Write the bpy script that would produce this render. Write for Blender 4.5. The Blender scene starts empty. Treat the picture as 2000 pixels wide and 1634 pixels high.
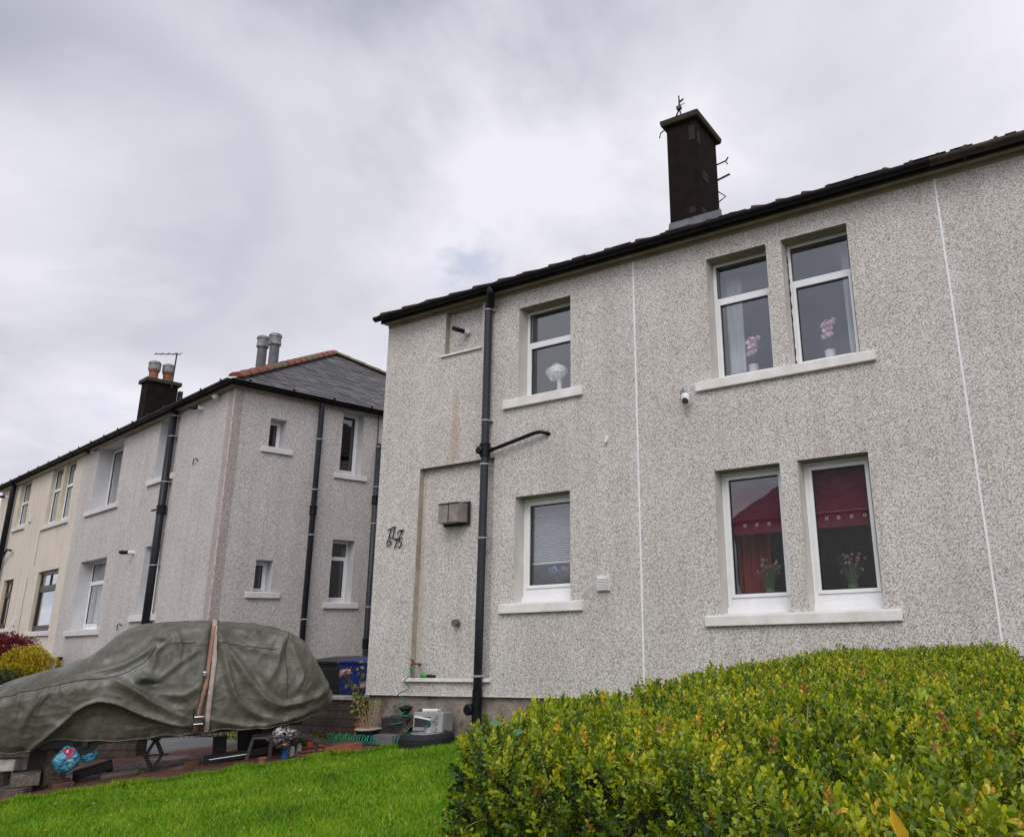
import bpy, math, random
import numpy as np
from mathutils import Matrix, Vector
random.seed(7); RNG = np.random.default_rng(11)
C = bpy.context.scene.collection
sc = bpy.context.scene
R = math.radians

# ------------------------------------------------------------------ camera (origin of the world is the lens)
YAW, PITCH, ROLL = R(29.137), R(16.289), R(-1.4424)
def cam_axes():
    cy, sy, cp, sp = math.cos(YAW), math.sin(YAW), math.cos(PITCH), math.sin(PITCH)
    f = Vector((-sy*cp, cy*cp, sp)); r = Vector((cy, sy, 0)); u = r.cross(f)
    return (r*math.cos(ROLL) + u*math.sin(ROLL)), (-r*math.sin(ROLL) + u*math.cos(ROLL)), f
_r, _u, _f = cam_axes()
cam = bpy.data.cameras.new('camera'); camo = bpy.data.objects.new('camera', cam); C.objects.link(camo)
camo.matrix_world = Matrix(((_r.x, _u.x, -_f.x, 0), (_r.y, _u.y, -_f.y, 0), (_r.z, _u.z, -_f.z, 0), (0, 0, 0, 1)))
cam.sensor_width = 36; cam.lens = 36*1571.05/2000
cam.shift_x = -(1232.77-1000)/2000; cam.shift_y = -(817-780.23)/2000
cam.clip_start = 0.05; cam.clip_end = 2000
sc.camera = camo
sc.view_settings.view_transform = 'Standard'; sc.view_settings.look = 'None'
sc.view_settings.exposure = 0.20; sc.view_settings.gamma = 1.0
try: sc.view_settings.use_curve_mapping = False
except Exception: pass

# ------------------------------------------------------------------ world: overcast sky
SUN_AZ = math.atan2(0.42, -0.9)      # direction towards the (veiled) sun, from +y clockwise
SUN_EL = R(48)
w = bpy.data.worlds.new("World"); sc.world = w; w.use_nodes = True
nt = w.node_tree; nt.nodes.clear()
class NG:
    """tiny node builder"""
    def __init__(s, nt): s.nt = nt; s.x = 0
    def n(s, t, **kw):
        nd = s.nt.nodes.new(t); nd.location = (s.x, 0); s.x += 180
        ins = kw.pop('ins', {})
        for k, v in kw.items(): setattr(nd, k, v)
        for k, v in ins.items(): s.put(nd, k, v)
        return nd
    def put(s, nd, k, v):
        sock = nd.inputs[k]
        if isinstance(v, bpy.types.NodeSocket): s.nt.links.new(v, sock)
        else: sock.default_value = v
    def math(s, op, a, b=0.0, c=0.0, clamp=False):
        nd = s.n('ShaderNodeMath', operation=op); nd.use_clamp = clamp
        for i, v in enumerate((a, b, c)): s.put(nd, i, v)
        return nd.outputs[0]
    def mix(s, f, a, b, bt='MIX'):
        nd = s.n('ShaderNodeMix', data_type='RGBA'); nd.blend_type = bt
        s.put(nd, 0, f); s.put(nd, 6, a if isinstance(a, bpy.types.NodeSocket) else (*a[:3], 1)); s.put(nd, 7, b if isinstance(b, bpy.types.NodeSocket) else (*b[:3], 1))
        return nd.outputs[2]
    def noise(s, vec, scale, detail=3, rough=.5, dist=0, out=0):
        nd = s.n('ShaderNodeTexNoise', ins={'Scale': scale, 'Detail': detail, 'Roughness': rough, 'Distortion': dist})
        if vec is not None: s.put(nd, 'Vector', vec)
        return nd.outputs[out]
    def ramp(s, fac, stops, interp='LINEAR'):
        nd = s.n('ShaderNodeValToRGB'); s.put(nd, 0, fac); cr = nd.color_ramp; cr.interpolation = interp
        while len(cr.elements) < len(stops): cr.elements.new(0.5)
        for e, (p, c) in zip(cr.elements, stops):
            e.position = p; e.color = (c, c, c, 1) if isinstance(c, (int, float)) else (*c[:3], 1)
        return nd.outputs[0]
    def maprange(s, v, a, b, c, d):
        nd = s.n('ShaderNodeMapRange'); nd.clamp = True
        for i, q in enumerate((v, a, b, c, d)): s.put(nd, i, q)
        return nd.outputs[0]
g = NG(nt)
tc = g.n('ShaderNodeTexCoord'); D = tc.outputs['Generated']
sep = g.n('ShaderNodeSeparateXYZ', ins={0: D}); X, Y, Z = sep.outputs
zz = g.math('ADD', g.math('MAXIMUM', Z, 0.0), 0.22)
px = g.math('DIVIDE', X, zz); py = g.math('DIVIDE', Y, zz)
cv = g.n('ShaderNodeCombineXYZ', ins={0: px, 1: py, 2: 0.3}).outputs[0]
front = g.maprange(Y, -.1, .25, 0, 1)
big = g.noise(cv, 0.55, 3, .5, .3); med = g.noise(cv, 1.5, 6, .55, .25)
cl = g.math('ADD', g.math('MULTIPLY', big, .55), g.math('MULTIPLY', med, .45))
BK = [(-.855,.343,.388), (-.906,.358,.226), (-.777,.286,.561), (-.517,.56,.648), (-.698,.603,.386), (-.26,.812,.523)]
# darker bank of cloud towards the left (-x), brighter right / low centre
bank = g.math('MULTIPLY', g.maprange(X, -0.95, -0.50, -0.05, 0.02), front)
cl = g.math('ADD', cl, bank)
low = g.maprange(Z, 0.22, 0.72, 0.055, -0.055)
cl = g.math('ADD', cl, low)
def bank_at(cl, d, r_in, r_out, amt):
    dd = g.n('ShaderNodeVectorMath', operation='DOT_PRODUCT', ins={0: D, 1: d}).outputs['Value']
    dd = g.math('ADD', dd, g.math('MULTIPLY', g.math('ADD', g.math('SUBTRACT', med, .5), g.math('SUBTRACT', big, .5)), .22))
    f_ = g.maprange(dd, math.cos(R(r_out)), math.cos(R(r_in)), 0, 1); f_.node.interpolation_type = 'SMOOTHERSTEP'
    return g.math('ADD', cl, g.math('MULTIPLY', f_, amt))
cl = bank_at(cl, BK[0], 0, 13, -.035); cl = bank_at(cl, BK[1], 0, 28, -.05); cl = bank_at(cl, BK[3], 0, 44, -.035); cl = bank_at(cl, BK[4], 0, 30, .075); cl = bank_at(cl, BK[5], 0, 32, .05)
ccol = g.ramp(cl, [(0.36, (.27, .29, .36)), (0.44, (.41, .425, .495)), (0.51, (.58, .58, .65)), (0.60, (.76, .755, .825))])
sky = g.n('ShaderNodeTexSky', sky_type='NISHITA', sun_disc=False)
sky.sun_elevation = SUN_EL; sky.sun_rotation = SUN_AZ; sky.air_density = 1.0
skyc = g.mix(1.0, sky.outputs[0], (.13, .13, .13), 'MULTIPLY')
thin = g.ramp(g.noise(cv, 2.1, 3, .5), [(0.66, 0.0), (0.76, 0.35)])
bd = g.n('ShaderNodeVectorMath', operation='DOT_PRODUCT', ins={0: D, 1: (-.596,.676,.433)}).outputs['Value']
thin = g.math('MAXIMUM', thin, g.math('MULTIPLY', g.maprange(bd, math.cos(R(3.2)), math.cos(R(.5)), 0, 1), g.maprange(g.noise(cv, 9, 3, .6), .42, .6, .05, .45)))
col = g.mix(thin, ccol, skyc)
# the veiled sun brightens the cloud behind the photographer
sd = g.math('ADD', g.math('MULTIPLY', X, math.sin(SUN_AZ)*math.cos(SUN_EL)), g.math('ADD', g.math('MULTIPLY', Y, math.cos(SUN_AZ)*math.cos(SUN_EL)), g.math('MULTIPLY', Z, math.sin(SUN_EL))))
glow = g.maprange(sd, 0.35, 1.0, 1.0, 2.0)
col = g.mix(1.0, col, g.n('ShaderNodeCombineXYZ', ins={0: glow, 1: glow, 2: glow}).outputs[0], 'MULTIPLY')
bg = g.n('ShaderNodeBackground', ins={'Color': col, 'Strength': 1.0})
out = g.n('ShaderNodeOutputWorld'); nt.links.new(bg.outputs[0], out.inputs[0])

sl = bpy.data.lights.new('sun', 'SUN'); sl.energy = 1.15; sl.angle = R(34); sl.color = (1, .965, .92)
so = bpy.data.objects.new('sun', sl); C.objects.link(so)
sdir = Vector((math.sin(SUN_AZ)*math.cos(SUN_EL), math.cos(SUN_AZ)*math.cos(SUN_EL), math.sin(SUN_EL)))
so.rotation_euler = sdir.to_track_quat('Z', 'Y').to_euler(); so.location = sdir*60

# ------------------------------------------------------------------ materials
MATS = {}
def newmat(name):
    m = bpy.data.materials.new(name); m.use_nodes = True; MATS[name] = m
    m.node_tree.nodes.clear(); g = NG(m.node_tree)
    b = g.n('ShaderNodeBsdfPrincipled'); o = g.n('ShaderNodeOutputMaterial')
    m.node_tree.links.new(b.outputs[0], o.inputs[0]); b.inputs['IOR'].default_value = 1.45
    return m, g, b, o
def oc(g, kind='Object'): return g.n('ShaderNodeTexCoord').outputs[kind]
def bump(g, b, h, dist=.01, st=.6):
    nd = g.n('ShaderNodeBump', ins={'Height': h, 'Distance': dist, 'Strength': st}); g.put(b, 'Normal', nd.outputs[0])
def simple(name, col, rough=.5, var=.15, scale=6, bs=None, bd=.003, metal=0, col2=None, spec=.5, detail=5):
    m, g, b, o = newmat(name); v = oc(g); n = g.noise(v, scale, detail, .6)
    c2 = col2 or tuple(x*(1-var*2) for x in col); c1 = col if col2 else tuple(min(1, x*(1+var)) for x in col)
    c = g.mix(g.maprange(n, .32, .68, 0, 1), c2, c1); g.put(b, 'Base Color', c)
    b.inputs['Metallic'].default_value = metal; b.inputs['Specular IOR Level'].default_value = spec
    g.put(b, 'Roughness', g.maprange(n, .3, .7, max(.03, rough-.08), min(1, rough+.08)))
    if bs: bump(g, b, g.noise(v, bs, 4, .6), bd, .8)
    return m
def pebbledash(name, dark, mid, light, scale=1.0, stain=None, warm=(1, .965, .93)):
    m, g, b, o = newmat(name); v = oc(g)
    n1 = g.noise(v, 60*scale, 2, .6); n2 = g.noise(v, 120*scale, 2, .55)
    wv = g.n('ShaderNodeVectorMath', operation='ADD', ins={0: v}); g.put(wv, 1, g.n('ShaderNodeVectorMath', operation='SCALE', ins={0: g.noise(v, 40*scale, 1, .5, out=1), 'Scale': .02}).outputs[0])
    vo = g.n('ShaderNodeTexVoronoi', ins={'Vector': wv.outputs[0], 'Scale': 95*scale, 'Randomness': 1.0}); cell = vo.outputs['Distance']; rc = g.n('ShaderNodeSeparateXYZ', ins={0: vo.outputs['Color']}).outputs[0]
    f = g.math('ADD', g.math('MULTIPLY', rc, .50), g.math('ADD', g.math('MULTIPLY', n1, .62), g.math('MULTIPLY', cell, -.22)))
    c = g.ramp(f, [(0.27, dark), (0.335, tuple(a*.5+b_*.5 for a, b_ in zip(dark, mid))), (0.41, mid), (0.66, light)])
    mac = g.noise(v, .9, 4, .6); c = g.mix(1.0, c, g.ramp(mac, [(0.3, (.90, .885, .87)), (0.7, (1.04, 1.035, 1.03))]), 'MULTIPLY')
    # faint vertical weathering
    mp = g.n('ShaderNodeMapping', ins={'Vector': v, 'Scale': (3.0, 3.0, .16)}); st = g.noise(mp.outputs[0], 1.6, 4, .6)
    c = g.mix(1.0, c, g.ramp(st, [(0.35, (.93, .915, .90)), (0.55, (1, 1, 1))]), 'MULTIPLY')
    if stain:   # rust runs: (x, zbottom, ztop, halfwidth)
        sx = g.n('ShaderNodeSeparateXYZ', ins={0: v}).outputs
        for (x0, z0, z1, hw, tint, amt) in stain:
            wob = g.math('MULTIPLY', g.math('SUBTRACT', g.noise(v, 3.5, 3, .6), .5), hw*.9)
            dx = g.math('ABSOLUTE', g.math('SUBTRACT', g.math('ADD', sx[0], wob), x0))
            wid = g.maprange(sx[2], z0, z1, hw*1.25, hw*.45)
            a = g.math('SUBTRACT', 1.0, g.math('DIVIDE', dx, wid), clamp=True)
            zf = g.math('MULTIPLY', g.maprange(sx[2], z1-.04, z1+.03, 1, 0), g.maprange(sx[2], z0-.02, z0+.03, 0, 1))
            a = g.math('MULTIPLY', g.math('POWER', a, .7), g.math('MULTIPLY', zf, g.maprange(n1, .35, .6, .45*amt, amt)))
            c = g.mix(a, c, tint)
    g.put(b, 'Base Color', c); b.inputs['Roughness'].default_value = .9; b.inputs['Specular IOR Level'].default_value = .25
    h = g.math('ADD', g.math('MULTIPLY', f, .8), g.math('MULTIPLY', cell, -.8)); bump(g, b, h, .009, .6)
    return m
pebbledash('render_main', (.34, .295, .26), (.62, .583, .545), (.78, .75, .715),
           stain=[(-6.74, 3.68, 4.72, .13, (.42, .30, .17), .62), (-4.22, 1.43, 1.77, .045, (.33, .25, .2), .45), (-7.34, .76, 3.65, .08, (.42, .35, .27), .5), (-5.82, 3.75, 4.30, .05, (.36, .31, .26), .3), (-4.6, 3.85, 4.3, .045, (.36, .31, .26), .3), (-.78, 3.55, 4.05, .05, (.36, .31, .26), .3), (-2.85, .75, 1.30, .05, (.36, .31, .26), .28)])
pebbledash('render_grey', (.33, .295, .275), (.61, .575, .55), (.75, .72, .695), 1.0)
pebbledash('render_strip', (.24, .20, .185), (.47, .415, .39), (.62, .565, .54), 1.2)
pebbledash('render_cream', (.58, .51, .42), (.72, .65, .55), (.80, .74, .64), .9)
simple('reveal', (.60, .565, .51), .7, .07, 3, 60, .001)
simple('reveal_brown', (.42, .37, .30), .8, .15, 5, col2=(.29, .24, .18))  # darker, browner tone for the sides and bottoms of the wall recesses
simple('lintel_shade', (.27, .245, .17), .8, .15, 5, col2=(.17, .16, .10))  # undersides of the openings: shade painted into the colour, over an algae olive
simple('reveal_grey', (.56, .555, .56), .7, .06, 3)
simple('reveal_cream', (.56, .50, .36), .7, .08, 3)
simple('sill_paint', (.82, .80, .775), .55, .09, 4, 40, .001, col2=(.66, .63, .58))
simple('sill_grey', (.66, .64, .62), .55, .06, 5)
simple('pvc', (.80, .80, .80), .25, .03, 3)
simple('pvc_old', (.68, .67, .64), .35, .06, 5)
simple('joint_white', (.84, .84, .84), .5, .05, 8)
simple('mortar_pink', (.70, .55, .48), .9, .2, 9)
simple('gutter_black', (.006, .006, .007), .45, .2, 4, spec=.25)
simple('gutter_brown', (.045, .028, .018), .5, .3, 4)
simple('pipe_grey', (.030, .033, .040), .42, .10, 5, spec=.35)
simple('pipe_black', (.006, .006, .008), .4, .2, 4, spec=.3)
simple('pipe_dark', (.014, .015, .018), .4, .1, 5, spec=.3)
simple('clip', (.35, .35, .36), .4, .1)
simple('fascia', (.03, .022, .018), .6, .2)
simple('soffit', (.36, .31, .22), .7, .12, 4)
simple('plain_dark', (.02, .018, .016), .7, .2)
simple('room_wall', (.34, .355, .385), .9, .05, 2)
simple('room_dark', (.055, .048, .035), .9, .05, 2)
simple('lead', (.13, .135, .15), .45, .2, 9, 20, .004)
simple('white_plastic', (.78, .78, .77), .35, .05)
simple('black_plastic', (.012, .012, .013), .4, .2)
simple('grey_plastic', (.22, .22, .225), .45, .1)
simple('flue_metal', (.13, .13, .135), .6, .15, 5, spec=.3)
simple('cowl_metal', (.26, .26, .25), .55, .3, 12, metal=.3)
simple('vent_metal', (.33, .29, .26), .5, .25, 9, col2=(.20, .17, .15), metal=.2)
simple('vent_brown', (.14, .12, .11), .6, .15)
simple('clay', (.30, .085, .045), .75, .3, 3, 30, .003, col2=(.13, .055, .038))
simple('clay_moss', (.17, .135, .085), .85, .3, 9, 30, .003, col2=(.10, .085, .05))
simple('tile_red', (.085, .038, .028), .75, .3, 3, 40, .003, col2=(.028, .019, .016))
simple('chimney_render', (.020, .014, .010), .95, .25, 5, 38, .012, col2=(.007, .005, .004), spec=.15)
simple('chimney_brick_patch', (.026, .016, .013), .95, .3, 12, 40, .006)
simple('chimney_cap', (.05, .046, .026), .9, .3, 9, 30, .01, col2=(.025, .024, .016))
simple('concrete_block', (.40, .38, .35), .9, .2, 7, 40, .004)
simple('timber_old', (.105, .085, .068), .85, .3, 8, 60, .003, col2=(.045, .036, .03))
simple('timber_end', (.20, .17, .135), .85, .3, 22, 60, .006, col2=(.06, .048, .036))
simple('wood_red', (.30, .09, .04), .6, .25, 6, 50, .002, col2=(.16, .05, .025))
simple('wood_brown', (.10, .045, .025), .6, .25, 6, 50, .002)
simple('steel_dark', (.06, .05, .047), .5, .25, 9, 50, .001, metal=.2)
simple('steel_black', (.012, .011, .011), .5, .3, 9)
simple('chrome', (.6, .6, .6), .15, .1, 5, metal=1)
simple('rubber', (.014, .014, .015), .75, .2, 12)
simple('alloy', (.45, .46, .48), .35, .2, 12, metal=.7)
simple('foil', (.34, .33, .32), .34, .3, 30, 40, .01, metal=.75)
simple('blue_plastic', (.008, .025, .16), .4, .2)
simple('blue_bottle', (.01, .13, .50), .35, .1)
simple('orange_plastic', (.55, .07, .02), .5, .15)
simple('terracotta', (.27, .10, .055), .8, .2)
simple('navy_glaze', (.012, .014, .035), .25, .2)
simple('cream_glaze', (.55, .45, .33), .5, .1)
simple('hose_green', (.012, .20, .115), .4, .15)
simple('nozzle_green', (.05, .30, .06), .4, .1)
simple('appliance', (.30, .295, .28), .4, .1, 8)
simple('concrete_light', (.33, .32, .29), .9, .2, 6, 30, .004)
simple('twig', (.03, .022, .012), .9, .4, 30, 60, .01)
simple('stem', (.10, .075, .04), .8, .2)
simple('dry_stem', (.34, .25, .15), .8, .2)
simple('petal_white', (.90, .91, .87), .7, .06, 30)
simple('petal_pink', (.92, .62, .78), .6, .15, 30)
simple('petal_dusty', (.40, .24, .25), .8, .2, 30)
simple('petal_blue', (.16, .26, .55), .6, .2, 30)
simple('petal_red', (.45, .08, .10), .6, .2, 30)
simple('glass_green', (.07, .14, .045), .5, .2, 20)
simple('net', (.74, .76, .80), .9, .04, 3)
simple('curtain_red', (.27, .022, .02), .8, .1, 4)
simple('blind_red', (.15, .006, .022), .8, .1, 40, 160, .001)
simple('blind_white', (.82, .84, .88), .6, .05)
simple('upvc_brown', (.035, .022, .018), .35, .2)
simple('strap_pale', (.44, .34, .30), .7, .12, 14)
simple('strap_orange', (.34, .15, .10), .75, .15, 5, col2=(.27, .19, .14))
simple('seam_thread', (.045, .045, .032), .8, .2)
simple('numeral', (.006, .006, .006), .35, .2)
simple('screen_dark', (.02, .02, .022), .15, .1)
simple('kerb', (.13, .08, .055), .85, .2, 7)

# slate: per-face tone attribute
def slate(name, c0, c1):
    m, g, b, o = newmat(name); a = g.n('ShaderNodeAttribute', attribute_name='tone').outputs['Fac']
    n = g.noise(oc(g), 14, 4, .6); f = g.math('ADD', g.math('MULTIPLY', a, .7), g.math('MULTIPLY', n, .35))
    g.put(b, 'Base Color', g.ramp(f, [(0.1, c0), (0.9, c1)])); b.inputs['Roughness'].default_value = .5
    bump(g, b, g.noise(oc(g), 40, 3, .6), .003, .6)
slate('slate', (.045, .042, .043), (.155, .145, .145))

# glass: clear pane with double glazing reflection
def glassmat():
    m = bpy.data.materials.new('glass'); m.use_nodes = True; MATS['glass'] = m; m.node_tree.nodes.clear(); g = NG(m.node_tree)
    geo = g.n('ShaderNodeNewGeometry'); dt = g.n('ShaderNodeVectorMath', operation='DOT_PRODUCT', ins={0: geo.outputs['Incoming'], 1: geo.outputs['True Normal']}).outputs['Value']
    k = g.math('POWER', g.math('SUBTRACT', 1.0, g.math('ABSOLUTE', dt), clamp=True), 5.0); f = g.math('MULTIPLY', g.math('ADD', .04, g.math('MULTIPLY', k, .96)), 2.3, clamp=True)
    t = g.n('ShaderNodeBsdfTransparent', ins={'Color': (.95, .96, .96, 1)}); gl = g.n('ShaderNodeBsdfGlossy', ins={'Color': (.95, .97, 1, 1), 'Roughness': 0.0})
    wv = g.noise(oc(g), 1.3, 2, .5); bp = g.n('ShaderNodeBump', ins={'Height': wv, 'Distance': .004, 'Strength': .5}); g.put(gl, 'Normal', bp.outputs[0])
    mx = g.n('ShaderNodeMixShader', ins={0: f}); m.node_tree.links.new(t.outputs[0], mx.inputs[1]); m.node_tree.links.new(gl.outputs[0], mx.inputs[2])
    o = g.n('ShaderNodeOutputMaterial'); m.node_tree.links.new(mx.outputs[0], o.inputs[0])
glassmat()

# plinth: weathered mottled concrete
def plinth():
    m, g, b, o = newmat('plinth'); v = oc(g)
    n = g.noise(v, 5, 6, .7); n2 = g.noise(v, 45, 3, .6)
    c = g.ramp(n, [(0.30, (.10, .075, .06)), (0.46, (.25, .20, .165)), (0.62, (.36, .30, .25))])
    c = g.mix(1.0, c, g.ramp(n2, [(0.35, .62), (0.6, 1.08)]), 'MULTIPLY')
    g.put(b, 'Base Color', c); b.inputs['Roughness'].default_value = .92; bump(g, b, n2, .008, .7)
plinth()
def canvas():
    m, g, b, o = newmat('canvas'); v = oc(g)
    n = g.noise(v, 2.3, 6, .62, .4); n2 = g.noise(v, 11, 5, .65); n3 = g.noise(v, 420, 2, .5)
    f = g.math('ADD', g.math('MULTIPLY', n, .6), g.math('MULTIPLY', n2, .4))
    c = g.ramp(f, [(0.34, (.052, .049, .032)), (0.5, (.088, .083, .058)), (0.66, (.155, .148, .115))])
    g.put(b, 'Base Color', c)
    scuff = g.ramp(g.noise(v, 26, 4, .7, .6), [(0.70, 0.0), (0.80, .35)]); c2 = g.mix(scuff, c, (.23, .24, .20)); g.put(b, 'Base Color', c2)
    g.put(b, 'Roughness', g.maprange(f, .35, .65, .50, .36)); b.inputs['Specular IOR Level'].default_value = .6
    mp = g.n('ShaderNodeMapping', ins={'Vector': v, 'Rotation': (0, R(25), 0), 'Scale': (2.6, 2.6, 7)}); wr = g.noise(mp.outputs[0], 2.2, 5, .6, .5)
    pud = g.ramp(g.noise(v, 1.6, 3, .5, .2), [(0.56, 0.0), (0.66, .45)]); c3 = g.mix(pud, c2, (.155, .16, .135)); g.put(b, 'Base Color', c3)
    h = g.math('ADD', g.math('MULTIPLY', wr, .6), g.math('ADD', g.math('MULTIPLY', n2, .25), g.math('MULTIPLY', n3, .02))); bump(g, b, h, .018, .6)
canvas()
def bagmat():
    m, g, b, o = newmat('bag_blue'); v = oc(g); n = g.noise(v, 16, 4, .6, 1.0)
    c = g.ramp(n, [(0.35, (.03, .16, .27)), (0.52, (.08, .33, .47)), (0.68, (.34, .60, .70))]); g.put(b, 'Base Color', c)
    b.inputs['Roughness'].default_value = .2; b.inputs['Transmission Weight'].default_value = .0; b.inputs['Subsurface Weight'].default_value = 0
    bump(g, b, g.noise(v, 22, 4, .6, 1.2), .02, 1.0)
bagmat()
simple('print_red', (.45, .03, .10), .35, .15, 20); simple('print_white', (.75, .75, .78), .35, .1, 20)
def brickmat(name, c1, c2, mortar, bw, bh, mw=.012, axes='xz', rough=.85, wet=0):
    m, g, b, o = newmat(name); v = oc(g); s = g.n('ShaderNodeSeparateXYZ', ins={0: v}).outputs
    u = g.math('ADD', s[0], s[1]) if axes == 'xz' else s[0]; q = s[2] if axes == 'xz' else s[1]
    vv = g.n('ShaderNodeCombineXYZ', ins={0: u, 1: q, 2: 0.0}).outputs[0]
    wob = g.noise(v, 7, 3, .6, out=1); vv = g.mix(.02, vv, wob, 'LINEAR_LIGHT')
    br = g.n('ShaderNodeTexBrick', ins={'Vector': vv, 'Scale': 1.0, 'Color1': (*c1, 1), 'Color2': (*c2, 1), 'Mortar': (*mortar, 1), 'Mortar Size': mw, 'Mortar Smooth': .3, 'Brick Width': bw, 'Row Height': bh})
    n = g.noise(v, 9, 6, .65); c = g.mix(1.0, br.outputs[0], g.ramp(n, [(0.3, .6), (0.65, 1.25)]), 'MULTIPLY'); g.put(b, 'Base Color', c)
    if wet: g.put(b, 'Roughness', g.maprange(g.noise(v, 1.7, 4, .6), .4, .6, .35, .75))
    else: b.inputs['Roughness'].default_value = rough
    h = g.math('ADD', g.math('MULTIPLY', br.outputs[1], -1.0), g.math('MULTIPLY', g.noise(v, 35, 3, .6), .35)); bump(g, b, h, .012, .8)
brickmat('garden_brick', (.10, .066, .052), (.055, .038, .03), (.04, .034, .028), .32, .105)
brickmat('paving', (.17, .062, .038), (.10, .045, .032), (.045, .035, .026), .22, .11, .008, 'xy', wet=1)
def soil(name, c0, c1, c2):
    m, g, b, o = newmat(name); v = oc(g); n = g.noise(v, 1.1, 7, .65); n2 = g.noise(v, 28, 4, .65)
    c = g.ramp(g.math('ADD', g.math('MULTIPLY', n, .6), g.math('MULTIPLY', n2, .4)), [(0.34, c0), (0.5, c1), (0.66, c2)]); g.put(b, 'Base Color', c)
    b.inputs['Roughness'].default_value = .85; bump(g, b, n2, .03, .8)
soil('ground_mat', (.035, .04, .018), (.075, .065, .035), (.13, .11, .07))
soil('lawn_soil', (.025, .05, .01), (.04, .09, .012), (.06, .12, .02))
soil('asphalt', (.10, .10, .10), (.14, .14, .14), (.19, .19, .185))
def leafmat(name, stops, rough=.42, trans=.25, wide=None):
    m, g, b, o = newmat(name); a = g.n('ShaderNodeAttribute', attribute_name='tone').outputs['Fac']
    c = g.ramp(a, stops); g.put(b, 'Base Color', c); b.inputs['Roughness'].default_value = rough; b.inputs['Specular IOR Level'].default_value = .5
    tr = g.n('ShaderNodeBsdfTranslucent', ins={'Color': c}); mx = g.n('ShaderNodeMixShader', ins={0: trans})
    m.node_tree.links.new(b.outputs[0], mx.inputs[1]); m.node_tree.links.new(tr.outputs[0], mx.inputs[2]); m.node_tree.links.new(mx.outputs[0], o.inputs[0])
leafmat('box_leaf', [(0.0, (.015, .035, .006)), (.2, (.055, .115, .008)), (.42, (.20, .29, .010)), (.62, (.38, .44, .016)), (.82, (.62, .54, .03)), (.93, (.60, .26, .03)), (1.0, (.34, .13, .06))], .34, .30)
leafmat('grass_leaf', [(0.0, (.07, .20, .006)), (.45, (.20, .41, .012)), (.85, (.42, .60, .035)), (1.0, (.62, .58, .18))], .45, .35)
leafmat('weed_leaf', [(0.0, (.14, .32, .015)), (1.0, (.40, .52, .04))], .5, .35)
leafmat('yellow_leaf', [(0.0, (.70, .42, .02)), (1.0, (.85, .60, .04))], .5, .3)
leafmat('blue_leaf', [(0.0, (.07, .20, .10)), (1.0, (.14, .30, .16))], .4, .25)
leafmat('clover_leaf', [(0.0, (.30, .16, .04)), (.5, (.45, .40, .08)), (1.0, (.22, .10, .03))], .6, .1)
leafmat('red_leaf', [(0.0, (.10, .012, .014)), (1.0, (.26, .035, .04))], .5, .2)
leafmat('gold_leaf', [(0.0, (.09, .11, .008)), (.4, (.33, .27, .012)), (1.0, (.66, .50, .02))], .5, .25)
leafmat('dark_leaf', [(0.0, (.010, .022, .008)), (1.0, (.035, .065, .02))], .5, .15)
leafmat('shrub_leaf', [(0.0, (.06, .10, .02)), (.6, (.16, .22, .04)), (1.0, (.42, .36, .06))], .5, .25)
leafmat('tree_leaf', [(0.0, (.02, .035, .012)), (1.0, (.06, .09, .03))], .5, .2)

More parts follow.
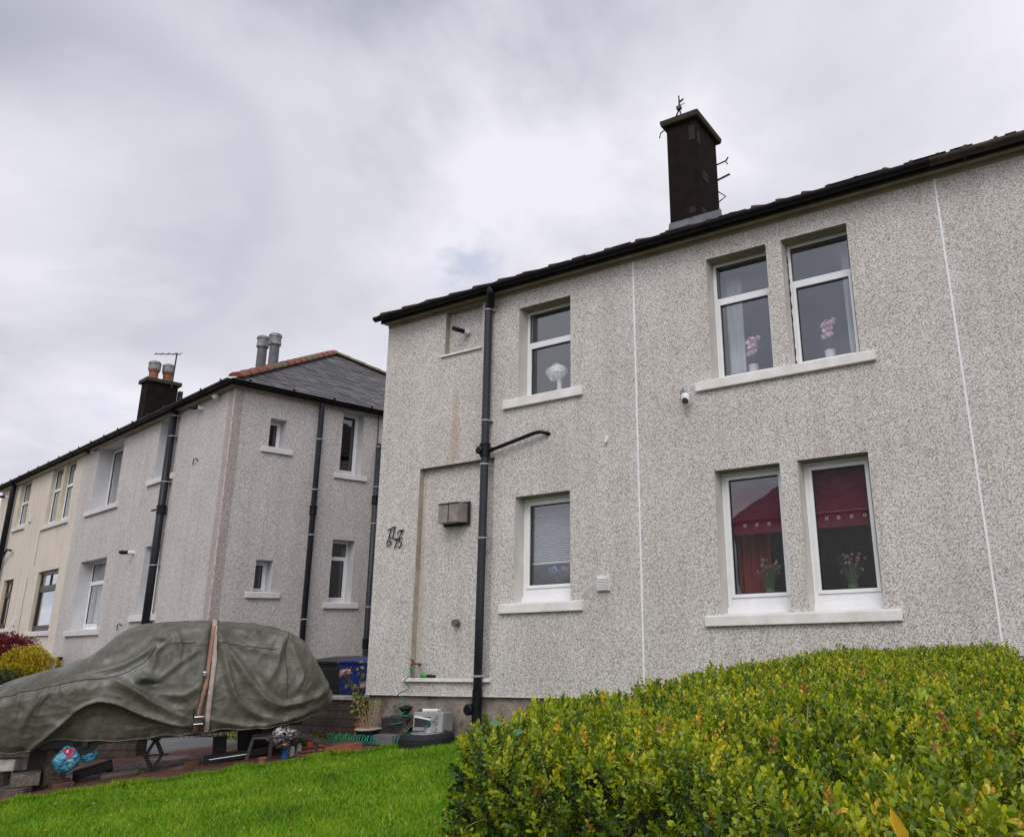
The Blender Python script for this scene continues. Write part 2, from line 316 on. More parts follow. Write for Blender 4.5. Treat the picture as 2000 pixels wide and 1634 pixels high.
# ------------------------------------------------------------------ mesh helpers
WM = {}     # world matrix of every root empty
class MB:
    def __init__(s, M=None): s.v = []; s.f = []; s.m = []; s.M = M; s.tone = None
    def vv(s, pts):
        i = len(s.v); s.v.extend([tuple(p) for p in pts]); return i
    def face(s, pts, mi=0): i = s.vv(pts); s.f.append(tuple(range(i, i+len(pts)))); s.m.append(mi)
    def box(s, a, b, mi=0):
        x0, y0, z0 = a; x1, y1, z1 = b
        s.hexa([(x0,y0,z0),(x1,y0,z0),(x1,y1,z0),(x0,y1,z0),(x0,y0,z1),(x1,y0,z1),(x1,y1,z1),(x0,y1,z1)], mi); return s
    def hexa(s, p, mi=0):
        i = s.vv(p)
        for q in ((0,3,2,1),(4,5,6,7),(0,1,5,4),(1,2,6,5),(2,3,7,6),(3,0,4,7)): s.f.append(tuple(i+k for k in q)); s.m.append(mi)
        return s
    def bar(s, a, b, w_, h_, mi=0, up=(0,0,1)):
        a = Vector(a); b = Vector(b); d = (b-a).normalized(); r = d.cross(Vector(up))
        if r.length < 1e-4: r = d.cross(Vector((1,0,0)))
        r.normalize(); u = r.cross(d); r = r*w_/2; u = u*h_/2
        s.hexa([a-r-u, a+r-u, b+r-u, b-r-u, a-r+u, a+r+u, b+r+u, b-r+u], mi); return s
    def tube(s, path, r, n=10, mi=0, cap=True):
        P = [Vector(p) for p in path]; rs = r if isinstance(r, (list, tuple)) else [r]*len(P); rings = []; prev = None
        for k, p in enumerate(P):
            d = (P[min(k+1, len(P)-1)]-P[max(k-1, 0)]).normalized()
            if prev is None:
                a = d.cross(Vector((0,0,1)));  a = a if a.length > 1e-3 else d.cross(Vector((1,0,0)))
            else: a = prev - d*prev.dot(d)
            a.normalize(); b = d.cross(a); prev = a
            rings.append(s.vv([p + (a*math.cos(2*math.pi*j/n)+b*math.sin(2*math.pi*j/n))*rs[k] for j in range(n)]))
        for k in range(len(P)-1):
            for j in range(n):
                j2 = (j+1) % n; s.f.append((rings[k]+j, rings[k]+j2, rings[k+1]+j2, rings[k+1]+j)); s.m.append(mi)
        if cap:
            s.f.append(tuple(rings[0]+j for j in reversed(range(n)))); s.m.append(mi)
            s.f.append(tuple(rings[-1]+j for j in range(n))); s.m.append(mi)
        return s
    def lathe(s, c, prof, n=20, mi=0, axis='z'):
        rings = []
        for r, h in prof:
            pts = []
            for j in range(n):
                a = 2*math.pi*j/n; p = (r*math.cos(a), r*math.sin(a), h)
                if axis == 'y': p = (p[0], p[2], p[1])
                if axis == 'x': p = (p[2], p[0], p[1])
                pts.append((c[0]+p[0], c[1]+p[1], c[2]+p[2]))
            rings.append(s.vv(pts))
        for k in range(len(prof)-1):
            for j in range(n):
                j2 = (j+1) % n; s.f.append((rings[k]+j, rings[k]+j2, rings[k+1]+j2, rings[k+1]+j)); s.m.append(mi)
        for rr, k in ((rings[0], 0), (rings[-1], -1)):
            if prof[k][0] > 1e-4: s.f.append(tuple(rr+j for j in range(n))); s.m.append(mi)
        return s
    def arr(s):
        v = np.array(s.v, dtype=np.float64)
        if s.M is not None: M = np.array(s.M); v = v@M[:3,:3].T + M[:3,3]
        return v
    def build(s, name, mats, parent=None, bevel=0, smooth=False):
        v = s.arr(); root = parent
        while root is not None and root.parent is not None: root = root.parent
        if root is not None and root.name in WM:
            Mi = np.array(WM[root.name].inverted()); v = v@Mi[:3,:3].T + Mi[:3,3]
            return mk(name, v, s.f, s.m, mats, parent, bevel, smooth, s.tone)
        # stand-alone thing: origin at its base
        lo = v.min(0); hi = v.max(0); o = np.array([(lo[0]+hi[0])/2, (lo[1]+hi[1])/2, lo[2]])
        if parent is not None: o = np.zeros(3)+np.array(parent.matrix_basis.translation if parent.parent is None else root.matrix_basis.translation)
        ob = mk(name, v-o, s.f, s.m, mats, parent, bevel, smooth, s.tone)
        if parent is None: ob.location = o
        return ob
def mk(name, v, f, mi, mats, parent, bevel=0, smooth=False, tone=None):
    me = bpy.data.meshes.new(name); me.from_pydata([tuple(p) for p in v], [], f)
    for m in (mats if isinstance(mats, (list, tuple)) else [mats]): me.materials.append(MATS[m])
    if len(me.polygons) and mi: me.polygons.foreach_set('material_index', mi)
    if smooth: me.polygons.foreach_set('use_smooth', [True]*len(me.polygons))
    if tone is not None:
        a = me.attributes.new('tone', 'FLOAT', 'FACE'); a.data.foreach_set('value', tone)
    me.update(); ob = bpy.data.objects.new(name, me); C.objects.link(ob)
    if parent is not None: ob.parent = parent
    if bevel:
        b = ob.modifiers.new('bevel', 'BEVEL'); b.width = bevel; b.segments = 2; b.limit_method = 'ANGLE'; b.angle_limit = R(40)
    return ob
def tag(o, label=None, cat=None, group=None, kind=None):
    if label: o['label'] = label
    if cat: o['category'] = cat
    if group: o['group'] = group
    if kind: o['kind'] = kind
    return o
def thing(name, label, cat, loc, rz=0, group=None):
    o = bpy.data.objects.new(name, None); C.objects.link(o); o.location = loc; o.rotation_euler = (0,0,rz); o.empty_display_size = .1
    WM[o.name] = Matrix.Translation(loc) @ Matrix.Rotation(rz, 4, 'Z')
    return tag(o, label, cat, group)
def fastmesh(name, V, F, mats, tone=None, parent=None, loc=(0,0,0), smooth=False):
    """V (n,3), F (m,k) numpy; all faces with the same number of corners"""
    V = np.asarray(V, dtype=np.float32) - np.array(loc, dtype=np.float32); F = np.asarray(F, dtype=np.int32); m, k = F.shape
    me = bpy.data.meshes.new(name); me.vertices.add(len(V)); me.vertices.foreach_set('co', V.ravel())
    me.loops.add(m*k); me.loops.foreach_set('vertex_index', F.ravel()); me.polygons.add(m)
    me.polygons.foreach_set('loop_start', np.arange(0, m*k, k, dtype=np.int32)); me.polygons.foreach_set('loop_total', np.full(m, k, dtype=np.int32))
    me.materials.append(MATS[mats])
    if smooth: me.polygons.foreach_set('use_smooth', np.ones(m, dtype=bool))
    me.update(calc_edges=True)
    if tone is not None:
        a = me.attributes.new('tone', 'FLOAT', 'FACE'); a.data.foreach_set('value', np.asarray(tone, dtype=np.float32))
    ob = bpy.data.objects.new(name, me); C.objects.link(ob)
    if parent is not None: ob.parent = parent
    else: ob.location = loc
    return ob

# ------------------------------------------------------------------ ground
E0 = np.array([-10.25, 4.75]); UU = np.array([.595, .804]); NN = np.array([.804, -.595])
def gz(x, y):
    t = (np.asarray(x)-E0[0])*UU[0] + (np.asarray(y)-E0[1])*UU[1]
    return -1.55 + .0626*np.clip(t, -3.0, 6.0)
def sheet(name, xs, ys, zoff, mat, keep=None, rough=0):
    xs = np.asarray(xs); ys = np.asarray(ys); XX, YY = np.meshgrid(xs, ys); ZZ = gz(XX, YY)+zoff
    if rough: ZZ = ZZ + rough*(np.sin(XX*2.1+YY)*np.sin(YY*1.7-XX*.6))
    V = np.stack([XX, YY, ZZ], -1).reshape(-1, 3); nx = len(xs); F = []
    for j in range(len(ys)-1):
        for i in range(nx-1):
            if keep is None or keep((xs[i]+xs[i+1])/2, (ys[j]+ys[j+1])/2): F.append((j*nx+i, j*nx+i+1, (j+1)*nx+i+1, (j+1)*nx+i))
    o = fastmesh(name, V, F, mat); return tag(o, kind='structure')
gx = np.concatenate([np.array([-900,-300,-120,-60]), np.arange(-40, 30.1, 1.0), np.array([60,120,300,900])])
gy = np.concatenate([np.array([-900,-300,-120,-60]), np.arange(-40, 30.1, 1.0), np.array([60,120,300,900])])
sheet('ground', gx, gy, 0, 'ground_mat')
def poly_prism(name, pts, zoff, mat, kind='structure', sub=1):
    # polygon patch following the ground, triangulated from a strip between two polylines
    pass
def strip(name, L, Rr, n, m, zoff, mat, rough=0):
    V = []; F = []
    for i in range(n+1):
        a = np.array(L(i/n)); b = np.array(Rr(i/n))
        for j in range(m+1):
            p = a+(b-a)*j/m; V.append((p[0], p[1], float(gz(p[0], p[1]))+zoff+rough*math.sin(p[0]*3.1+p[1]*1.3)*math.sin(p[1]*2.3)))
    for i in range(n):
        for j in range(m): k = i*(m+1)+j; F.append((k, k+1, k+m+2, k+m+1))
    return tag(fastmesh(name, V, F, mat), kind='structure')
def lerp(a, b, t): return a+(b-a)*t
EA = E0-UU*3.2; EB = np.array([-7.45, 8.56])
# lawn: right of the paving edge up to the house
strip('lawn', lambda t: lerp(EA, EB, t), lambda t: lerp(np.array([-2.0, 1.2]), np.array([-2.0, 8.56]), t), 40, 24, .012, 'lawn_soil', .006)
strip('driveway', lambda t: lerp(EA-NN*3.3, np.array([-9.9, 10.4]), t), lambda t: lerp(EA, EB, t)-NN*.004, 30, 20, .018, 'paving', .004)
strip('road', lambda t: np.array([-30+40*t, 3.0-6.5*t])+np.array([-2,-12]), lambda t: np.array([-30+40*t, 3.0-6.5*t])+np.array([-.4,-5.6]), 20, 4, .012, 'asphalt')
strip('side_path', lambda t: np.array([-18+7*t, 9.4-.6*t]), lambda t: np.array([-18+7*t, 8.0-.6*t]), 8, 3, .010, 'asphalt')

# ------------------------------------------------------------------ building pieces
def wall_grid(mb, P, x0, x1, z0, z1, holes, mi=0):
    """front skin with holes; P(x, z, d) -> point, d = depth behind the face"""
    xs = sorted({x0, x1, *[h[0] for h in holes], *[h[1] for h in holes]}); zs = sorted({z0, z1, *[h[2] for h in holes], *[h[3] for h in holes]})
    for i in range(len(xs)-1):
        for j in range(len(zs)-1):
            cx, cz = (xs[i]+xs[i+1])/2, (zs[j]+zs[j+1])/2
            if any(h[0] < cx < h[1] and h[2] < cz < h[3] for h in holes): continue
            mb.face([P(xs[i], zs[j], 0), P(xs[i+1], zs[j], 0), P(xs[i+1], zs[j+1], 0), P(xs[i], zs[j+1], 0)], mi)
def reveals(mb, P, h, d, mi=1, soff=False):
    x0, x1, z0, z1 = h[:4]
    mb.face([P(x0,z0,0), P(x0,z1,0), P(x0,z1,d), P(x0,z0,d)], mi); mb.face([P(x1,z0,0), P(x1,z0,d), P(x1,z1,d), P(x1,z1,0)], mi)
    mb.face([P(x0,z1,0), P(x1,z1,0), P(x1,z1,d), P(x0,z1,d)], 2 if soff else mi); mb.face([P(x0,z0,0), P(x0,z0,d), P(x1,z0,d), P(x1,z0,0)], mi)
def pbox(mb, P, x0, x1, z0, z1, d0, d1, mi=0):
    mb.hexa([P(x0,z0,d0), P(x1,z0,d0), P(x1,z0,d1), P(x0,z0,d1), P(x0,z1,d0), P(x1,z1,d0), P(x1,z1,d1), P(x0,z1,d1)], mi)
def window(parent, P, h, d, fw=.06, transom=None, mull=None, bottom=0, mat='pvc', sash=.035, M=None, label=None):
    """frame + sash(es) + panes in the opening h, frame face at depth d"""
    x0, x1, z0, z1 = h[:4]; mb = MB(M); e = .002
    x0 += e; x1 -= e; z0 += e; z1 -= e; zb = z0+bottom
    pbox(mb, P, x0, x0+fw, z0, z1, d, d+.07); pbox(mb, P, x1-fw, x1, z0, z1, d, d+.07)
    pbox(mb, P, x0+fw, x1-fw, z1-fw, z1, d+.001, d+.071); pbox(mb, P, x0+fw, x1-fw, z0, zb+fw, d+.001, d+.071)
    if bottom: pbox(mb, P, x0, x1, z0-.0, z0+bottom*.62, d-.035, d-.001)
    cells = []
    if transom:
        t0, t1 = transom; pbox(mb, P, x0+fw, x1-fw, t0, t1, d-.004, d+.069)
        if mull: pbox(mb, P, mull-.03, mull+.03, t1, z1-fw, d-.001, d+.068); cells += [(x0+fw, mull-.03, t1, z1-fw), (mull+.03, x1-fw, t1, z1-fw)]
        else: cells.append((x0+fw, x1-fw, t1, z1-fw))
        cells.append((x0+fw, x1-fw, zb+fw, t0)); 
    else: cells.append((x0+fw, x1-fw, zb+fw, z1-fw))
    fr = mb.build('window', mat, parent, bevel=.004)
    if label: fr['label'] = label
    for k, c in enumerate(cells):
        a, b_, c0, c1 = c
        if sash and (k == len(cells)-1):
            s = MB(M); q = .002
            pbox(s, P, a+q, a+sash, c0+q, c1-q, d-.014, d+.04); pbox(s, P, b_-sash, b_-q, c0+q, c1-q, d-.014, d+.04)
            pbox(s, P, a+sash, b_-sash, c1-sash, c1-q, d-.013, d+.041); pbox(s, P, a+sash, b_-sash, c0+q, c0+sash, d-.013, d+.041)
            s.build('sash', mat, fr, bevel=.003); a += sash; b_ -= sash; c0 += sash; c1 -= sash
        s = MB(M); pbox(s, P, a-.004, b_+.004, c0-.004, c1+.004, d+.022, d+.026); pn = s.build('pane', 'glass', fr)
        s = MB(M); w_ = .009
        pbox(s, P, a, a+w_, c0, c1, d+.008, d+.021); pbox(s, P, b_-w_, b_, c0, c1, d+.008, d+.021); pbox(s, P, a+w_, b_-w_, c1-w_*1.6, c1, d+.008, d+.021); pbox(s, P, a+w_, b_-w_, c0, c0+w_, d+.008, d+.021); s.build('gasket', 'black_plastic', fr)
    return fr
def sill(parent, P, x0, x1, zb, zt, front, back, mat='sill_paint', M=None):
    mb = MB(M); mb.hexa([P(x0,zb,-front), P(x1,zb,-front), P(x1,zb,back), P(x0,zb,back), P(x0,zt,-front), P(x1,zt,-front), P(x1,zt+.035,back), P(x0,zt+.035,back)])
    return mb.build('window_sill', mat, parent, bevel=.008)
def downpipe(parent, path, r, mat, rings=(), collars=(), branch=None, M=None, name='downpipe'):
    mb = MB(M); mb.tube(path, r, 14); o = mb.build(name, mat, parent, smooth=True)
    for (x, y, z) in rings: b = MB(M); b.lathe((x, y, z), [(r+.004, -.012), (r+.008, -.006), (r+.008, .006), (r+.004, .012)], 16); b.box((x-.015-r, y-.01, z-.008), (x+.015+r, y+.07+r*.3, z+.008)); b.build('pipe_clip', 'clip', o)
    for (x, y, z) in collars: b = MB(M); b.lathe((x, y, z), [(r+.002, -.09), (r+.016, -.08), (r+.016, .07), (r+.022, .075), (r+.022, .1), (r+.002, .11)], 16); b.build('collar', 'pipe_black', o, smooth=False)
    return o
def gutter(parent, a, b, out, M=None, r=.062, mat='gutter_black', step=.9, lug=.03):
    """half round gutter from a to b (front top line), out = outward unit vector"""
    a = Vector(a); b = Vector(b); o = Vector(out); up = Vector((0,0,1)); n = 10; mb = MB(M)
    def ring(p, rr): return [p + o*(-math.cos(math.pi*k/n)*rr) - up*(math.sin(math.pi*k/n)*rr) for k in range(n+1)]
    A, A2, B, B2 = ring(a, r), ring(a, r-.006), ring(b, r), ring(b, r-.006); 
    for k in range(n):
        mb.face([A[k], B[k], B[k+1], A[k+1]]); mb.face([A2[k], A2[k+1], B2[k+1], B2[k]])
    mb.face([A[0], A2[0], B2[0], B[0]]); mb.face([A[n], B[n], B2[n], A2[n]]); mb.face(A[::-1]); mb.face(B)
    g_ = mb.build('gutter', mat, parent, smooth=False)
    L = (b-a).length; d = (b-a).normalized(); k = .35
    while k < L:
        mb = MB(M); p = a+d*k; w_ = d*.014
        for j in range(n):
            q = ring(p, r+.006); mb.face([q[j]-w_, q[j]+w_, q[j+1]+w_, q[j+1]-w_])
        mb.bar(p+o*(r+.003)-w_*(1+lug*20), p+o*(r+.003)+w_*(1+lug*20), .016, lug*2); mb.bar(p-up*(r-.002), p-up*(r+.03)-o*.03, .02, .02); k += step
        mb.build('gutter_bracket', mat, g_)
    return g_
def tile_roof(parent, name, A, B, Ct, Dt, mat, M=None, rowh=.3, tw=.3, thick=.03, jitter=.004, bumps=False):
    """slope A-B (eaves) to Dt-Ct (top), individual slates clipped to the trapezoid"""
    A, B, Ct, Dt = map(Vector, (A, B, Ct, Dt)); u = (B-A).normalized(); nrm = (B-A).cross(Dt-A).normalized(); v = nrm.cross(u).normalized()
    if nrm.z < 0: nrm = -nrm
    H = (Dt-A).dot(v); 
    if H < 0: v = -v; H = -H
    Lw = (B-A).length; cu, du = (Ct-A).dot(u), (Dt-A).dot(u); mb = MB(M); tone = []; rnd = random.Random(3); rows = max(1, int(H/rowh)); rh = H/rows
    mb.face([A-nrm*.03, B-nrm*.03, Ct-nrm*.03, Dt-nrm*.03]); tone.append(.3)
    for r in range(rows):
        v0, v1 = r*rh-(.0 if r else .04), (r+1)*rh+.01; ul, ur = du*(r*rh)/H, Lw+(cu-Lw)*(r*rh)/H; ul2, ur2 = du*((r+1)*rh)/H, Lw+(cu-Lw)*((r+1)*rh)/H
        x = ul-(tw/2 if r % 2 else 0)
        while x < ur:
            a0, a1 = max(x+.003, ul), min(x+tw-.003, ur); b0, b1 = max(x+.003, ul2), min(x+tw-.003, ur2)
            if a1-a0 > .01:
                if b1 < b0: b0 = b1 = (b0+b1)/2
                j = rnd.uniform(-jitter, jitter); t = thick+j; j2 = rnd.uniform(-.006, .006)
                p = [A+u*a0+v*(v0+j2)+nrm*t, A+u*a1+v*(v0+j2)+nrm*t, A+u*b1+v*v1+nrm*.004, A+u*b0+v*v1+nrm*.004]
                mb.face(p); tn = min(1, max(0, rnd.gauss(.5, .22))); tone.append(tn)
                mb.face([A+u*a0+v*(v0+j2)-nrm*.002, A+u*a1+v*(v0+j2)-nrm*.002, p[1], p[0]]); tone.append(tn*.5)
            x += tw
    mb.tone = tone; return mb.build(name, mat, parent)
def ridge_tiles(parent, a, b, M=None, pieces=14, mats=('clay',), r=.12, pick=None, name='ridge_tiles'):
    a = Vector(a); b = Vector(b); d = (b-a)/pieces; dn = d.normalized(); s = dn.cross(Vector((0,0,1))).normalized(); up = s.cross(dn); mb = MB(M)
    for k in range(pieces):
        mi = pick(k) if pick else 0; p0 = a+d*k; p1 = a+d*(k+1.08); r0, r1 = r*1.12, r*.93
        q0 = [p0+s*r0*math.cos(t)+up*(r0*.62*math.sin(t)) for t in [math.pi*j/6 for j in range(7)]]; q1 = [p1+s*r1*math.cos(t)+up*(r1*.62*math.sin(t)) for t in [math.pi*j/6 for j in range(7)]]
        for j in range(6): mb.face([q0[j], q1[j], q1[j+1], q0[j+1]], mi)
        mb.face(q0, mi); mb.face(q1[::-1], mi)
    return mb.build(name, list(mats), parent)

# ================================================================== MAIN HOUSE
FY = 8.618
def PM(x, z, d=0): return (x, FY+d, z)
HX0, HX1, HZ0, HZ1, HBACK = -9.205, 7.4, -.71, 4.84, 17.2
house = thing('house', 'nearest pebbledash house, with black numerals and a louvred vent on its wall', 'house', (-1, FY, -1.25))
oA = (-6.61, -5.73, 3.20, 4.545); oB1 = (-3.67, -2.872, 2.945, 4.545); oB2 = (-2.68, -1.88, 2.945, 4.545)
oC = (-6.63, -5.745, .43, 1.817); oD1 = (-3.712, -2.907, .19, 1.827); oD2 = (-2.70, -1.915, .19, 1.827)
oR = (-8.38, -7.0, -.49, 2.41); oU = (-8.0, -7.29, 4.10, HZ1)
holes = [oA, oB1, oB2, oC, oD1, oD2, oR, oU]
mb = MB(); wall_grid(mb, PM, HX0, HX1, HZ0, HZ1, holes)
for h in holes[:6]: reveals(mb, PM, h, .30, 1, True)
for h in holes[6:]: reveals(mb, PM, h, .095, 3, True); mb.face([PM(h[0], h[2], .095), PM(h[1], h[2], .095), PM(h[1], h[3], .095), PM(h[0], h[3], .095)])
mb.face([(HX0, FY, HZ0), (HX0, FY, HZ1), (HX0, HBACK, HZ1), (HX0, HBACK, HZ0)]); mb.face([(HX1, FY, HZ0), (HX1, HBACK, HZ0), (HX1, HBACK, HZ1), (HX1, FY, HZ1)])
mb.face([(HX0, HBACK, HZ0), (HX0, HBACK, HZ1), (HX1, HBACK, HZ1), (HX1, HBACK, HZ0)]); mb.face([(HX0, FY, HZ0), (HX0, HBACK, HZ0), (HX1, HBACK, HZ0), (HX1, FY, HZ0)])
mb.build('wall', ['render_main', 'reveal', 'lintel_shade', 'reveal_brown'], house)
mb = MB(); mb.box((HX0+.035, FY+.045, -1.75), (HX1-.035, HBACK-.04, HZ0+.0)); mb.build('base_course', 'plinth', house)
mb = MB(); mb.box((HX0-.006, FY-.012, HZ0-.006), (HX1, FY+.05, HZ0+.002)); mb.build('drip_bead', 'pvc_old', house)
# rooms behind the windows
mb = MB()
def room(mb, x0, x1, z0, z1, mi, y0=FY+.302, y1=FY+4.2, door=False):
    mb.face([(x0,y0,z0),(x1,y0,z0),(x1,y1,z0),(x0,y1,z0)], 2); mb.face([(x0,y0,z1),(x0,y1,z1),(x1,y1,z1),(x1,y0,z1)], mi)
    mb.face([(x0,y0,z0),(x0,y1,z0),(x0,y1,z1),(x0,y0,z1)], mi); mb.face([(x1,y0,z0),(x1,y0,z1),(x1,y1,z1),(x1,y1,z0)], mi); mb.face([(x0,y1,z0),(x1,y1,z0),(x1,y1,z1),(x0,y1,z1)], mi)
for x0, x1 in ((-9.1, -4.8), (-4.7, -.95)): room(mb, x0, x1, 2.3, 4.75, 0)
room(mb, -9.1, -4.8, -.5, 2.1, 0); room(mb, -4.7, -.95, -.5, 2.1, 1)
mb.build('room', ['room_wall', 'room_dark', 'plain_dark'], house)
for o_ in (oA, oB1, oB2, oC, oD1, oD2):
    mb = MB(); mb.box((o_[0]-.02, FY+.275, o_[2]+.055), (o_[1]+.02, FY+.52, o_[2]+.085)); mb.build('window_board', 'pvc', house)
window(house, PM, oA, .20, .045, (4.00, 4.06), sash=.034)
window(house, PM, oB1, .20, .045, (4.0, 4.06), sash=.034); window(house, PM, oB2, .20, .045, (4.0, 4.06), sash=.034)
window(house, PM, oC, .20, .06, None, bottom=.12, sash=.045)
window(house, PM, oD1, .20, .05, None, bottom=.13, sash=.042); window(house, PM, oD2, .20, .05, None, bottom=.13, sash=.042)
sill(house, PM, -6.85, -5.53, 3.065, 3.19, .05, .2); sill(house, PM, -3.885, -1.71, 2.82, 2.935, .05, .2)
sill(house, PM, -6.85, -5.55, .305, .42, .05, .2); sill(house, PM, -3.905, -1.745, .07, .18, .05, .2)
mb = MB(); mb.box((-8.47, FY-.05, -.535), (-6.97, FY+.07, -.49)); mb.build('recess_ledge', 'sill_paint', house, bevel=.004)
mb = MB(); mb.box((-8.06, FY-.035, 4.072), (-7.27, FY+.07, 4.10)); mb.build('recess_ledge', 'sill_paint', house, bevel=.003)
for x in (-4.725, -.865):
    mb = MB(); mb.box((x-.010, FY-.007, HZ0), (x+.010, FY+.004, HZ1-.02)); mb.build('expansion_joint', 'joint_white', house)
mb = MB(); mb.tube([(-2.672+.004*math.sin(k*1.9), FY+.193, 2.97+k*.055) for k in range(27)], [.007+.005*math.sin(k*2.3) for k in range(27)], 5); mb.build('perished_sealant', 'plain_dark', house)
# roof
TP = .575; EY = FY-.17; EZ = 4.955; hw_ = (HBACK+.17-EY)/2; RZ = EZ+hw_*TP
a0, a1 = HX0-.05, HX1+.05; b0, b1 = HBACK+.17, EY+hw_
roof = tile_roof(house, 'roof', (a0, EY, EZ), (a1, EY, EZ), (a1-hw_, b1, RZ), (a0+hw_, b1, RZ), 'tile_red', rowh=.32, tw=.3, thick=.022)
for nm, q in (('roof', [(a0,b0,EZ),(a0,EY,EZ),(a0+hw_,b1,RZ),(a0+hw_,b1,RZ)]), ('roof', [(a1,EY,EZ),(a1,b0,EZ),(a1-hw_,b1,RZ),(a1-hw_,b1,RZ)]), ('roof', [(a1,b0,EZ),(a0,b0,EZ),(a0+hw_,b1,RZ),(a1-hw_,b1,RZ)])):
    tile_roof(roof, 'roof_slope', *q, 'tile_red', rowh=.32, tw=.3, thick=.022)
mb = MB(); x = a0+.05; rnd = random.Random(5); k = 0
while x < a1:
    hgt = rnd.uniform(.0, .016)
    wd = .05; sx = .46 if x < -4.5 else .30
    mb.hexa([(x, EY-.045, EZ-.01), (x+wd, EY-.045, EZ-.01), (x+wd, EY+.5, EZ+.29), (x, EY+.5, EZ+.29), (x+.008, EY-.045, EZ+.022+hgt*.6), (x+wd-.008, EY-.045, EZ+.022+hgt*.6), (x+wd-.008, EY+.5, EZ+.31), (x+.008, EY+.5, EZ+.31)]); x += sx+rnd.uniform(-.02, .02); k += 1
mb.build('tile_rolls', 'tile_red', roof)
mb = MB()
for _ in range(26):
    x = rnd.uniform(-6.6, .5); l = rnd.uniform(.1, .4); mb.box((x, EY-.05, EZ+.004), (x+l, EY+.02, EZ+rnd.uniform(.008, .018)))
mb.build('undercloak', 'tile_red', roof)
mb = MB(); mb.box((HX0-.04, EY+.04, HZ1+.004), (HX1+.04, FY-.002, HZ1+.022)); mb.build('soffit', 'soffit', house)
mb = MB(); mb.box((a0+.03, EY+.012, HZ1-.02), (a1, EY+.036, EZ-.01)); mb.box((a0+.005, EY+.04, HZ1+.03), (a0+.03, b0, EZ-.01)); mb.build('fascia', 'fascia', house)
mb = MB(); mb.box((HX0-.003, FY-.012, HZ1-.05), (HX1, FY+.01, HZ1+.003)); mb.build('wall_head', 'soffit', house)
gutter(house, (a0-.03, EY-.054, EZ-.052), (-.87, EY-.054, EZ-.052), (0,-1,0), r=.060, step=.9, lug=.008); og = gutter(house, (-.86, EY-.054, EZ-.052), (a1, EY-.054, EZ-.052), (0,-1,0), r=.066, mat='gutter_brown', step=.9, lug=.008); og['label'] = 'older dark brown gutter'
# chimney
mb = MB(); mb.box((-4.62, 9.6, 5.2), (-4.13, 10.36, 7.41)); ch = mb.build('chimney', 'chimney_render', house, bevel=.012)
mb = MB(); mb.hexa([(-4.68, 9.53, 7.405), (-4.07, 9.53, 7.405), (-4.07, 10.43, 7.405), (-4.68, 10.43, 7.405), (-4.70, 9.51, 7.50), (-4.05, 9.51, 7.50), (-4.05, 10.45, 7.50), (-4.70, 10.45, 7.50)]); mb.build('chimney_cap', 'chimney_cap', ch, bevel=.02)
zr = lambda y: EZ+(y-EY)*TP
mb = MB(); mb.hexa([(-4.655, 9.565, zr(9.55)-.05), (-4.10, 9.565, zr(9.55)-.05), (-4.10, 10.4, zr(10.4)-.05), (-4.655, 10.4, zr(10.4)-.05), (-4.635, 9.585, zr(9.55)+.19), (-4.115, 9.585, zr(9.55)+.19), (-4.115, 10.38, zr(10.38)+.19), (-4.635, 10.38, zr(10.38)+.19)]); mb.build('flashing', 'lead', ch, bevel=.006)
for (x0, x1, z0, z1) in ((-4.25, -4.15, 7.05, 7.3), (-4.30, -4.2, 5.85, 5.95)): mb = MB(); mb.box((x0, 9.592, z0), (x1, 9.605, z1)); mb.build('exposed_brick', 'chimney_brick_patch', ch, bevel=.004)
for (y0, y1, z0, z1) in ((9.63, 9.72, 7.0, 7.22), (9.75, 9.95, 6.45, 6.62), (9.66, 9.9, 5.85, 5.95)): mb = MB(); mb.box((-4.135, y0, z0), (-4.122, y1, z1)); mb.build('exposed_brick', 'chimney_brick_patch', ch, bevel=.004)
mb = MB(); mb.tube([(-4.50, 9.62, 7.49), (-4.40, 9.62, 7.66), (-4.385, 9.61, 7.83)], .012, 6); mb.tube([(-4.36, 9.62, 7.49), (-4.385, 9.61, 7.66), (-4.39, 9.61, 7.9)], .012, 6)
mb.bar((-4.42, 9.58, 7.67), (-4.36, 9.62, 7.69), .05, .05); mb.tube([(-4.39, 9.61, 7.78), (-4.33, 9.64, 7.84)], .014, 6); mb.tube([(-4.40, 9.6, 7.72), (-4.30, 9.62, 7.74)], .006, 5)
mb.build('aerial_mount', 'steel_black', ch)
hk = lambda *tt: [(lambda q: (q.tube(t_[0], t_[1], 6), q.build('wall_hook', 'steel_black', ch)))(MB()) for t_ in tt]
mb = MB()
mb.tube([(-4.14, 10.36, 7.02), (-3.98, 10.36, 7.04), (-3.94, 10.36, 7.09)], .012, 6); mb.tube([(-3.99, 10.36, 7.04), (-3.955, 10.36, 6.97)], .010, 6)
mb.build('wall_hook', 'steel_black', ch)
hk(([(-4.14, 10.36, 6.75), (-3.93, 10.36, 6.79)], .016), ([(-4.14, 10.36, 6.55), (-4.02, 10.36, 6.43), (-4.14, 10.36, 6.37)], .010), ([(-4.62, 9.58, 7.38), (-4.70, 9.56, 7.32), (-4.72, 9.56, 7.24)], .009))
